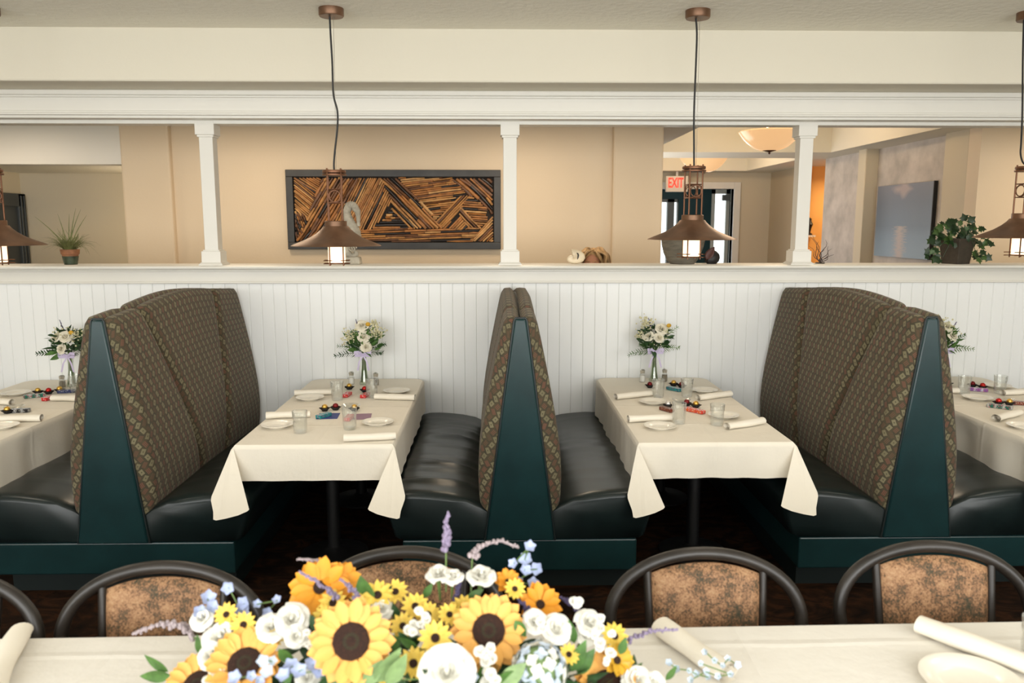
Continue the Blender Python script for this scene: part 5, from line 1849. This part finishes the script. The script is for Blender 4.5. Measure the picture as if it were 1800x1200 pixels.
for s in (-1, 1):
    hm = MB()
    w = Vector((s * .195, -.11, .78)) * sk
    for j in range(4):
        b0 = w + Vector((s * 0.004, -0.022 + 0.014 * j, -0.02))
        hm.tube([b0, b0 + Vector((0, -0.006, -0.035)), b0 + Vector((-s * 0.008, -0.008, -0.055 - 0.006 * (1.5 - abs(j - 1.5)))), b0 + Vector((-s * 0.02, -0.006, -0.072 - 0.006 * (1.5 - abs(j - 1.5))))], [0.0085, 0.008, 0.0072, 0.0055], 7)
    hm.tube([w + Vector((-s * 0.005, -0.025, 0.01)), w + Vector((-s * 0.02, -0.042, -0.02)), w + Vector((-s * 0.026, -0.045, -0.045))], [0.010, 0.009, 0.006], 7)
    hm.ball(w + Vector((0, 0, -0.005)), 0.016, 0.036, 0.045, 10, 7)
    hm.build('hand', 'skin', person)

# ================================================================== FOREGROUND TABLE
ROT = 0.0135
bt = thing('banquet_table', 'long white clothed table in the foreground', 'table', (0, 2.03, 0), ROT)
MB().box(-2.5, 2.6, -0.80, -0.008, TZ - 0.035, TZ - 0.004).build('tabletop', 'tabletop', bt, smooth=False)
for x in (-2.3, 0.0, 2.4):
    for y in (-0.7, -0.1):
        MB().tube([(x, y, 0), (x, y, TZ - 0.035)], 0.018, 10).build('leg', 'black', bt)
fc_ = cloth('tablecloth', 'white cloth spread over the long foreground table', -2.52, 2.62, -0.82, 0.0, 0.3, 0.3, 0.19, 77, 'linen2', ripple=0.006,
            crease=(('y', -0.075, 0.010, 0.0028), ('y', -0.30, 0.012, 0.003), ('x', -0.72, 0.012, 0.002), ('x', 1.05, 0.012, 0.0025)))
fc_.location = (0, 2.03, 0)
fc_.rotation_euler = (0, 0, ROT)

q = at_z(1708, 1198, TOP + 0.012)
o = single('dinner_plate', lathe_mesh('plate', [(0.001, 0.007), (0.064, 0.006), (0.073, 0.009), (0.082, 0.014), (0.112, 0.020), (0.115, 0.020), (0.115, 0.018), (0.085, 0.009), (0.074, 0.0), (0.001, 0.0)], 'china', 48), (q.x, q.y, TOP + 0.002), 0, 'white plate beside the rolled napkin on the foreground table', 'plate', None)


def fg_napkin(pa, pb, label, seed, L=None, sc=1.25):
    a, b = at_z(*pa, TOP + 0.02), at_z(*pb, TOP + 0.02)
    d = b - a
    me = napkin_mesh(L or d.length, seed)
    c = a + d.normalized() * (L or d.length) / 2
    return tag(obj('napkin_roll', me, None, (c.x, c.y, TOP + 0.002), (0, 0, math.atan2(d.y, d.x)), (1, sc, sc)), label, 'napkin', 'rolled napkins on the foreground table')


fg_napkin((1615, 1100), (1790, 1165), 'rolled napkin by the plate on the foreground table', 61, 0.30)
fg_napkin((40, 1112), (-5, 1200), 'rolled napkin at the left end of the foreground table', 62, 0.30)
fg_napkin((1163, 1103), (1250, 1165), 'rolled napkin behind the flowers on the foreground table', 63, 0.26)
q = at_z(1822, 1165, TOP)
single('water_glass', GLASS, (q.x, q.y, TOP), 0, 'ribbed water glass at the right end of the foreground table', 'glass', 'ribbed water glasses')

# ================================================================== CHAIRS
def make_chair(label):
    t = thing('dining_chair', label, 'chair', group='hoop backed chairs along the foreground table')
    lean = lambda z: 0.10 * (z - 0.45) / 0.45
    # hoop
    pts = []
    for k in range(33):
        a = PI * k / 32
        x, z = -0.285 * math.cos(a), 0.675 + 0.195 * math.sin(a) ** 0.92
        pts.append((x, lean(z), z))
    low = [(-0.225, lean(0.44), 0.44), (-0.250, lean(0.52), 0.52), (-0.275, lean(0.60), 0.60)]
    pts = low + pts + [(-x, y, z) for x, y, z in low[::-1]]
    MB().tube(pts, 0.019, 12).build('hoop', 'chairtube', t)
    for s in (-1, 1):
        zt = 0.675 + 0.195 * math.sin(math.acos(0.172 / 0.285)) ** 0.92 - 0.006
        MB().tube([(s * 0.150, lean(0.43), 0.43), (s * 0.165, lean(0.62), 0.62), (s * 0.173, lean(zt), zt)], 0.0125, 10).build('back_post', 'chairtube', t)
    # upholstered pad between the posts
    pad = MB()
    def ztop(x):
        return 0.675 + 0.195 * math.sqrt(max(0, 1 - (x / 0.285) ** 2)) ** 0.92 - 0.026
    for sgn in (-1, 1):
        def pf(a, b, sgn=sgn):
            x = (a * 2 - 1)
            zt = ztop(x * 0.162)
            z = 0.47 + (zt - 0.47) * b
            xx = x * (0.148 + 0.014 * min(1, max(0, (z - 0.45) / 0.3)))
            e = min(1, min(a, 1 - a) / 0.10, min(b, 1 - b) / 0.10)
            th = 0.018 * math.sqrt(max(0, 1 - (1 - e) ** 2)) + 0.002
            return (xx, lean(z) + sgn * th, z)
        pad.grid(pf, 22, 22)
    pad.build('backrest_pad', 'copperpad', t, angle=70)
    st = MB()
    rs = []
    for z, f in ((0.425, 0.96), (0.435, 1.0), (0.462, 1.0), (0.478, 0.95), (0.482, 0.80)):
        ring = []
        for k in range(28):
            a = 2 * PI * k / 28
            cx, cy = math.cos(a), math.sin(a)
            ring.append((0.225 * f * math.copysign(abs(cx) ** 0.6, cx), -0.20 + 0.215 * f * math.copysign(abs(cy) ** 0.6, cy), z))
        rs.append(ring)
    st.rings(rs)
    st.build('seat', 'copperpad', t)
    for s in (-1, 1):
        MB().tube([(s * 0.19, -0.36, 0.43), (s * 0.205, -0.385, 0.20), (s * 0.21, -0.395, 0.0)], 0.0125, 10).build('leg', 'chairtube', t)
        MB().tube([(s * 0.222, lean(0.46), 0.46), (s * 0.215, 0.01, 0.30), (s * 0.21, 0.06, 0.0)], 0.015, 10).build('leg', 'chairtube', t)
        MB().tube([(s * 0.20, -0.37, 0.41), (s * 0.22, 0.0, 0.41)], 0.011, 8).build('seat_rail', 'chairtube', t)
    return t


ch0 = None
CH = [((290, 987), 2.16, 0.868, 'hoop backed chair behind the left end of the flowers', 0.02), ((715, 961), 2.19, 0.868, 'hoop backed chair directly behind the sunflowers', 0.0),
      ((1237, 963), 2.19, 0.868, 'hoop backed chair right of the flowers', -0.03), ((1636, 951), 2.22, 0.868, 'hoop backed chair behind the white plate', -0.06), ((-112, 1000), 2.15, 0.868, 'hoop backed chair cut off by the left edge', 0.05)]
for p, Y, ztop_, lab, rz in CH:
    # top of the hoop stands at (x, Y, z); the chair leans back a little
    q = at_z(*p, 0.885)
    if ch0 is None:
        ch0 = make_chair(lab)
        c = ch0
    else:
        c = copy_tree(ch0)
        c['label'] = lab
    c.location = (q.x, q.y - 0.095, 0)
    c.rotation_euler = (0, 0, rz)

# ================================================================== FLOWER ARRANGEMENT
rg = random.Random(21)
AC = at_z(700, 1190, 0.85)
fa = thing('flower_arrangement', 'long low arrangement of sunflowers, white roses and blue flowers in the foreground', 'flowers', (AC.x, 1.62, TOP))
O = Vector((AC.x, 1.62, TOP))


def at_d(px, py, Y):
    return at_y(px, py, Y) - O


def to_cam(p, lift=0.0, side=0.0):
    d = Vector((0, 0, CAM_H)) - (p + O)
    d.normalize()
    return (d + Vector((side, 0, lift))).normalized()


PXM = 1400.0
def px_r(px, p):
    """radius in metres of a pixel radius at local point p"""
    w = p + O - Vector((0, 0, CAM_H))
    fwd = Vector((math.sin(YAW) * math.cos(PITCH), math.cos(YAW) * math.cos(PITCH), -math.sin(PITCH)))
    return px * w.dot(fwd) / FPX


def put(name, mb, material, p, normal, spin=0.0, **kw):
    o = mb.build(name, material, fa, angle=80, **kw)
    o.location = p
    o.rotation_mode = 'QUATERNION'
    o.rotation_quaternion = quat_to(normal, spin)
    return o


_pm = {}
def sunflower(px, py, rpx, Y, lift=0.0, side=0.0, mt='sunpetal', disc=0.41, n=15, name='sunflower', cup=0.0):
    p = at_d(px, py, Y)
    r = px_r(rpx, p)
    e = bpy.data.objects.new(name, None)
    COL.objects.link(e)
    e.empty_display_size = 0.02
    e.parent = fa
    e.location = p
    e.rotation_mode = 'QUATERNION'
    e.rotation_quaternion = quat_to(to_cam(p, lift, side), rg.uniform(0, 6))
    key = (mt,)
    if key not in _pm:
        _pm[key] = [petal_mesh('petal', 1.0, w, 0.28, c, mt, 6, 4, tip) for w, c, tip in ((0.56, -0.10, 1.5), (0.62, -0.16, 1.35), (0.52, -0.04, 1.6))]
    rd = r * disc
    L = r - rd * 0.92
    for layer in (0, 1):
        for k in range(n):
            a = 2 * PI * (k + 0.5 * layer + rg.uniform(-.15, .15)) / n
            tilt = (0.10 + 0.22 * layer + cup) + rg.uniform(-0.10, 0.10)
            q = Quaternion((0, 0, 1), a) @ Quaternion((0, 1, 0), -tilt)
            s = L * rg.uniform(0.90, 1.06) * (1.0 - 0.08 * layer)
            obj('petal', rg.choice(_pm[key]), e, loc=(rd * 0.92 * math.cos(a), rd * 0.92 * math.sin(a), -0.004 + 0.002 * layer), rot=q, scale=(s, s * (1.0 if disc > 0.3 else 1.0), s))
    MB().lathe([(rd, -0.004), (rd * 1.02, 0.002), (rd * 0.92, rd * 0.16), (rd * 0.6, rd * 0.20), (rd * 0.48, rd * 0.17)], 24, rib=lambda k, z: 0.03 * (k % 2)).build('disc', 'disc', e)
    MB().lathe([(rd * 0.5, rd * 0.16), (rd * 0.40, rd * 0.19), (rd * 0.15, rd * 0.15), (rd * 0.01, rd * 0.14)], 18).build('disc_centre', 'disc2', e)
    MB().lathe([(rd * 0.3, -0.03), (rd * 1.15, -0.016), (rd * 1.0, -0.004)], 14).build('calyx', 'leaf', e)
    return e


sunflower(617, 1127, 76, 1.50, 0.05)
sunflower(859, 1108, 68, 1.58, 0.10, 0.06)
sunflower(430, 1166, 70, 1.56, 0.75, -0.25, cup=0.15)
sunflower(348, 1204, 62, 1.60, 0.7, -0.35, cup=0.15)
sunflower(1068, 1205, 66, 1.60, 0.55, 0.2, cup=0.45)
sunflower(562, 1032, 56, 1.70, 0.25, -0.15, 'orange', 0.20, 10, 'golden_daisy')
sunflower(600, 1022, 38, 1.72, 0.25, 0.25, 'orange', 0.20, 9, 'golden_daisy')
sunflower(950, 1062, 42, 1.70, 0.5, 0.3, 'orange', 0.18, 8, 'golden_daisy', 0.2)
sunflower(893, 1022, 26, 1.72, 0.6, 0.2, 'orange', 0.18, 8, 'golden_daisy', 0.3)
sunflower(1085, 1160, 32, 1.62, 0.2, 0.6, 'yellow', 0.2, 8, 'golden_daisy', 0.3)


def daisy(px, py, rpx, Y, lift=0.2, side=0.0, mt='lemon'):
    p = at_d(px, py, Y)
    r = px_r(rpx, p)
    m = MB()
    for k in range(13):
        a = 2 * PI * k / 13 + rg.uniform(-.08, .08)
        pm = petal_verts(r * 0.85, r * 0.40, 0.3, -0.08)
        m.merge(pm, Matrix.Rotation(a, 4, 'Z') @ Matrix.Translation((r * 0.16, 0, 0)) @ Matrix.Rotation(-rg.uniform(0.1, 0.35), 4, 'Y'))
    nrm = to_cam(p, lift, side)
    o = put('small_daisy', m, mt, p, nrm, rg.uniform(0, 6))
    MB().lathe([(r * 0.27, 0.0), (r * 0.25, r * 0.12), (r * 0.1, r * 0.16), (0.0005, r * 0.15)], 12).build('centre', 'disc', o)
    MB().tube([(0, 0, -0.002), (0, 0, -0.05)], 0.002, 5).build('stalk', 'stem', o)
    return o


for a in ((664, 1046, 28, 1.68, 0.6, -0.1), (695, 1040, 24, 1.70, 0.8, 0), (730, 1066, 26, 1.66, 0.7, 0.2), (765, 1121, 31, 1.54, 0.15, 0.1), (727, 1166, 30, 1.52, 0.2, -0.3), (752, 1080, 24, 1.64, 0.5, 0.3),
          (790, 1080, 22, 1.62, 0.6, 0.2), (585, 1060, 26, 1.66, 0.5, -0.2), (568, 1085, 22, 1.62, 0.4, -0.4), (398, 1080, 22, 1.66, 0.3, -0.4), (428, 1098, 24, 1.63, 0.3, -0.2), (905, 1035, 20, 1.68, 0.5, 0.2),
          (1080, 1118, 26, 1.66, 0.6, 0.4), (708, 1100, 24, 1.60, 0.3, 0), (675, 1185, 22, 1.5, 0.3, 0.2), (635, 1058, 22, 1.67, 0.5, 0.1), (815, 1068, 24, 1.66, 0.6, 0.1), (1000, 1150, 20, 1.56, 0.3, 0.2), (480, 1120, 20, 1.6, 0.3, 0)):
    daisy(*a)


def rose(px, py, rpx, Y, lift=0.5, side=0.0, mt='white', name='white_rose'):
    p = at_d(px, py, Y)
    r = px_r(rpx, p)
    o = put(name, rose_mb(r * 0.70, rg), mt, p, to_cam(p, lift, side), rg.uniform(0, 6))
    MB().tube([(0, 0, -r * 0.4), (0, 0, -r * 1.0), (0, 0, -r * 2.4)], [r * 0.22, r * 0.13, r * 0.08], 7).build('stalk', 'stem', o)
    return o


for a in ((770, 1008, 24, 1.70, 3.2, -0.2), (796, 1012, 20, 1.70, 3.2, 0.2), (846, 1012, 28, 1.70, 2.6, 0.3), (512, 1088, 32, 1.60, 0.5, 0.0), (478, 1102, 30, 1.61, 0.6, -0.2), (520, 1118, 22, 1.57, 0.3, 0.1),
          (388, 1120, 34, 1.63, 0.6, -0.4), (372, 1150, 28, 1.60, 0.4, -0.5), (355, 1086, 22, 1.68, 0.4, -0.5), (940, 1092, 24, 1.60, 0.4, 0.1), (978, 1104, 28, 1.59, 0.5, 0.2), (1036, 1094, 27, 1.63, 0.9, 0.5),
          (1030, 1115, 22, 1.62, 0.6, 0.4), (785, 1182, 52, 1.44, 0.35, 0.0), (670, 1070, 22, 1.66, 0.7, 0.1), (1120, 1195, 30, 1.60, 0.6, 0.3), (540, 1190, 24, 1.52, 0.4, -0.1), (1150, 1200, 22, 1.6, 0.5, 0.4)):
    rose(*a)


def buds(px, py, spread, n, Y, r=8, mt='white', name='white_buds'):
    p0 = at_d(px, py, Y)
    o = bpy.data.objects.new(name, None)
    COL.objects.link(o)
    o.empty_display_size = 0.02
    o.parent = fa
    o.location = p0
    for k in range(n):
        m = MB()
        p = at_d(px + rg.gauss(0, spread), py + rg.gauss(0, spread), Y + rg.uniform(-.02, .02)) - p0
        m.merge(rose_mb(px_r(r * 0.72 * rg.uniform(0.8, 1.2), p0), rg, ((0.3, 3, 75), (0.75, 5, 55))), Matrix.Translation(p) @ quat_to(to_cam(p0, 0.7), rg.uniform(0, 6)).to_matrix().to_4x4())
        m.build('bud', mt, o, angle=80)
    return o


for a in ((728, 1098, 10, 5, 1.56, 10), (745, 1085, 8, 4, 1.56, 9), (850, 1160, 12, 5, 1.48, 11), (872, 1180, 14, 5, 1.46, 12), (1060, 1130, 10, 5, 1.58, 10), (1010, 1060, 8, 3, 1.64, 9), (1055, 1095, 8, 3, 1.62, 9), (540, 1140, 12, 5, 1.52, 9), (955, 1118, 12, 4, 1.57, 10), (380, 1180, 12, 4, 1.55, 9), (1065, 1155, 8, 4, 1.57, 8)):
    buds(*a)


def blossoms(px, py, pts, Y, rpx=13, mt='blue', name='delphinium_sprig'):
    """five petalled blue florets along a little stem"""
    p0 = at_d(px, py, Y)
    st = MB()
    last = Vector((0, 0, 0))
    o = bpy.data.objects.new(name, None)
    COL.objects.link(o)
    o.empty_display_size = 0.02
    o.parent = fa
    o.location = p0
    for (x, y) in pts:
        p = at_d(x, y, Y + rg.uniform(-.015, .015)) - p0
        r = px_r(rpx * rg.uniform(0.8, 1.15), p0)
        m = MB()
        nq = quat_to(to_cam(p0, rg.uniform(-.2, .6), rg.uniform(-.5, .5)), rg.uniform(0, 6)).to_matrix().to_4x4()
        for k in range(5):
            m.merge(petal_verts(r, r * 0.85, 0.35, 0.25), Matrix.Translation(p) @ nq @ Matrix.Rotation(2 * PI * k / 5, 4, 'Z') @ Matrix.Rotation(-0.35, 4, 'Y'))
        m.build('blossom', mt, o, angle=80)
        if (p - last).length > 1e-4:
            MB().tube([last, p], 0.0016, 4).build('sprig_stem', 'stem', o)
        last = p
    return o


blossoms(920, 990, [(930, 962), (903, 990), (925, 985), (922, 1003), (944, 1000), (890, 1030), (912, 1025), (935, 1025)], 1.74, 14)
blossoms(365, 1060, [(365, 1052), (372, 1068), (350, 1075)], 1.70, 16)
blossoms(425, 1065, [(430, 1060), (424, 1075), (402, 1032)], 1.70, 15)
blossoms(460, 1060, [(452, 1062), (488, 1055), (470, 1075)], 1.69, 11)
blossoms(530, 1170, [(512, 1172), (525, 1180), (550, 1168), (562, 1178), (500, 1188)], 1.50, 17)
blossoms(470, 1165, [(462, 1160), (478, 1162), (470, 1180)], 1.50, 13, 'bluewhite')
blossoms(420, 1190, [(415, 1192), (440, 1188), (455, 1196)], 1.50, 14)
blossoms(820, 1195, [(835, 1190), (690, 1195)], 1.46, 12, 'bluewhite')
# pale sprigs reaching right over the cloth
for Y, pp in ((1.72, [(1240, 1145), (1255, 1160), (1270, 1170), (1280, 1158), (1295, 1168)]), (1.70, [(1175, 1165), (1190, 1175), (1210, 1178), (1225, 1185), (1245, 1190)]), (1.68, [(1215, 1195), (1240, 1180), (1262, 1188), (1285, 1185), (1230, 1165)])):
    blossoms(pp[0][0], pp[0][1], pp, Y, 8, 'bluewhite', 'pale_sprig')


def hydrangea(px, py, rpx, Y):
    p0 = at_d(px, py, Y)
    r = px_r(rpx, p0)
    m1, m2 = MB(), MB()
    for k in range(64):
        u = 1 - 2 * (k + 0.5) / 64
        a = k * 2.39996
        d = Vector((math.sqrt(1 - u * u) * math.cos(a), math.sqrt(1 - u * u) * math.sin(a), u))
        fr = r * 0.26
        nq = quat_to(d, rg.uniform(0, 6)).to_matrix().to_4x4()
        tgt = m1 if rg.random() < 0.55 else m2
        for j in range(4):
            tgt.merge(petal_verts(fr, fr * 0.95, 0.25, 0.1, 3, 3), Matrix.Translation(d * r * rg.uniform(0.9, 1.0)) @ nq @ Matrix.Rotation(PI / 2 * j, 4, 'Z'))
    e = m1.build('hydrangea', 'bluewhite', fa, angle=80)
    e.location = p0
    m2.build('pale_florets', 'white', e, angle=80)
    MB().ball((0, 0, 0), r * 0.88, n=14, m=9).build('core', 'paleleaf', e)


hydrangea(948, 1180, 50, 1.50)


def spike(pix, Y, rpx, mt, dens=46, name='lavender_spike', stalk=None):
    p0 = at_d(*pix[0], Y)
    P = []
    for k in range(len(pix) - 1):
        for j in range(4):
            u = j / 4
            P.append((pix[k][0] + (pix[k + 1][0] - pix[k][0]) * u, pix[k][1] + (pix[k + 1][1] - pix[k][1]) * u))
    P.append(pix[-1])
    pts = [at_d(x, y, Y) - p0 for x, y in P]
    o = spike_mb(pts, px_r(rpx, p0), rg, dens).build(name, mt, fa)
    o.location = p0
    if stalk:
        MB().tube([Vector((0, 0, 0)), at_d(*stalk, Y - 0.03) - p0], 0.002, 5).build('stalk', 'stem', o)
    return o


spike([(784, 966), (785, 940), (785, 918), (789, 902)], 1.74, 10, 'lav', 52, stalk=(784, 1040))
spike([(830, 980), (848, 958), (880, 950), (912, 962)], 1.74, 9, 'lavpale', 44, stalk=(828, 1040))
spike([(605, 1012), (585, 996), (560, 985), (524, 982)], 1.74, 9, 'lavpale', 44, stalk=(612, 1045))
spike([(336, 1115), (310, 1096), (275, 1098), (233, 1114)], 1.74, 11, 'lavpale', 50, stalk=(352, 1130))
spike([(1080, 1140), (1110, 1120), (1150, 1108), (1192, 1106)], 1.74, 9, 'lav', 44, stalk=(1065, 1150))
spike([(590, 1050), (575, 1035), (550, 1018), (526, 1004)], 1.66, 8, 'lav', 40)
spike([(632, 1056), (622, 1040), (610, 1026), (598, 1018)], 1.66, 8, 'lav', 36)
spike([(798, 1060), (804, 1040), (808, 1020)], 1.70, 8, 'violet', 34)
spike([(1015, 1070), (1000, 1056), (985, 1050)], 1.74, 8, 'violet', 30)
spike([(930, 1075), (920, 1062), (912, 1055)], 1.66, 8, 'violet', 24)


def leaf(px, py, qx, qy, Y, W=0.03, mt='leaf', Y2=None):
    a, b = at_d(px, py, Y), at_d(qx, qy, Y2 or Y)
    d = b - a
    m = MB().merge(leaf_mb(d.length, W, 0.05, 0.2), xf((0, 0, 0), d, rg.uniform(1.1, 1.9)))
    o = m.build('leaf', mt, fa, angle=80)
    o.location = a
    return o


for a in ((300, 1186, 244, 1190, 1.72, 0.034, 'leaf'), (296, 1180, 252, 1152, 1.72, 0.026, 'leaf'), (352, 1150, 346, 1115, 1.66, 0.016, 'leaf'), (650, 1068, 632, 1012, 1.68, 0.045, 'leaf'), (640, 1075, 690, 1030, 1.69, 0.03, 'darkleaf'),
          (660, 1200, 705, 1140, 1.47, 0.038, 'paleleaf'), (680, 1205, 715, 1150, 1.46, 0.035, 'paleleaf'), (640, 1205, 672, 1160, 1.47, 0.03, 'paleleaf'), (1005, 1180, 1030, 1125, 1.56, 0.03, 'leaf'), (1015, 1185, 1045, 1140, 1.56, 0.03, 'leaf'),
          (880, 1205, 925, 1165, 1.46, 0.035, 'paleleaf'), (870, 1205, 905, 1180, 1.46, 0.035, 'leaf'), (700, 1110, 735, 1150, 1.56, 0.02, 'darkleaf'), (690, 1115, 700, 1150, 1.56, 0.02, 'leaf'), (490, 1140, 520, 1170, 1.54, 0.03, 'leaf'),
          (575, 1200, 600, 1180, 1.48, 0.03, 'leaf'), (610, 1205, 640, 1190, 1.48, 0.026, 'leaf'), (1090, 1150, 1100, 1120, 1.62, 0.02, 'leaf'), (1170, 1195, 1190, 1170, 1.66, 0.018, 'leaf'), (360, 1165, 380, 1172, 1.58, 0.018, 'leaf')):
    leaf(*a)
for a in ((735, 1140, 700, 1120, 1.55, 0.022, 'leaf'), (905, 1090, 925, 1120, 1.58, 0.024, 'leaf'), (560, 1110, 545, 1080, 1.6, 0.022, 'darkleaf'), (820, 1055, 850, 1035, 1.70, 0.02, 'leaf'), (745, 1050, 760, 1025, 1.71, 0.018, 'leaf'),
          (700, 1090, 690, 1060, 1.66, 0.02, 'darkleaf'), (1010, 1130, 1000, 1090, 1.60, 0.022, 'leaf'), (450, 1125, 440, 1095, 1.64, 0.02, 'leaf'), (1100, 1190, 1130, 1165, 1.64, 0.02, 'leaf'), (510, 1200, 490, 1175, 1.50, 0.022, 'leaf'), (840, 1200, 865, 1150, 1.50, 0.022, 'leaf')):
    leaf(*a)
# foliage bed that carries the blooms
fb = MB()
for k in range(620):
    px = rg.uniform(360, 1110)
    f = (px - 735) / 400
    cz = 1 - f * f
    z = rg.uniform(0.035, 0.06 + 0.13 * max(0.05, cz))
    y = rg.uniform(-0.24, 0.07)
    x = at_z(px, 1150, 0.9).x - O.x
    a = rg.uniform(0, 6.28)
    fb.merge(leaf_mb(rg.uniform(0.05, 0.09), rg.uniform(0.018, 0.03), 0.25), xf((x, y, z), (math.cos(a), math.sin(a), rg.uniform(0.05, 0.7)), rg.uniform(0, 6)))
fb.build('foliage', 'darkleaf', fa, angle=80)['kind'] = 'stuff'
tr = MB()
tr.rings([[(sx * 0.40 * w + 0.02, sy * 0.09 * w - 0.09, z) for sx, sy in ((-1, -1), (1, -1), (1, 1), (-1, 1))] for w, z in ((0.95, 0), (1, 0.05), (0.96, 0.05), (0.93, 0.03))])
tr.build('tray', 'black', fa, smooth=False)
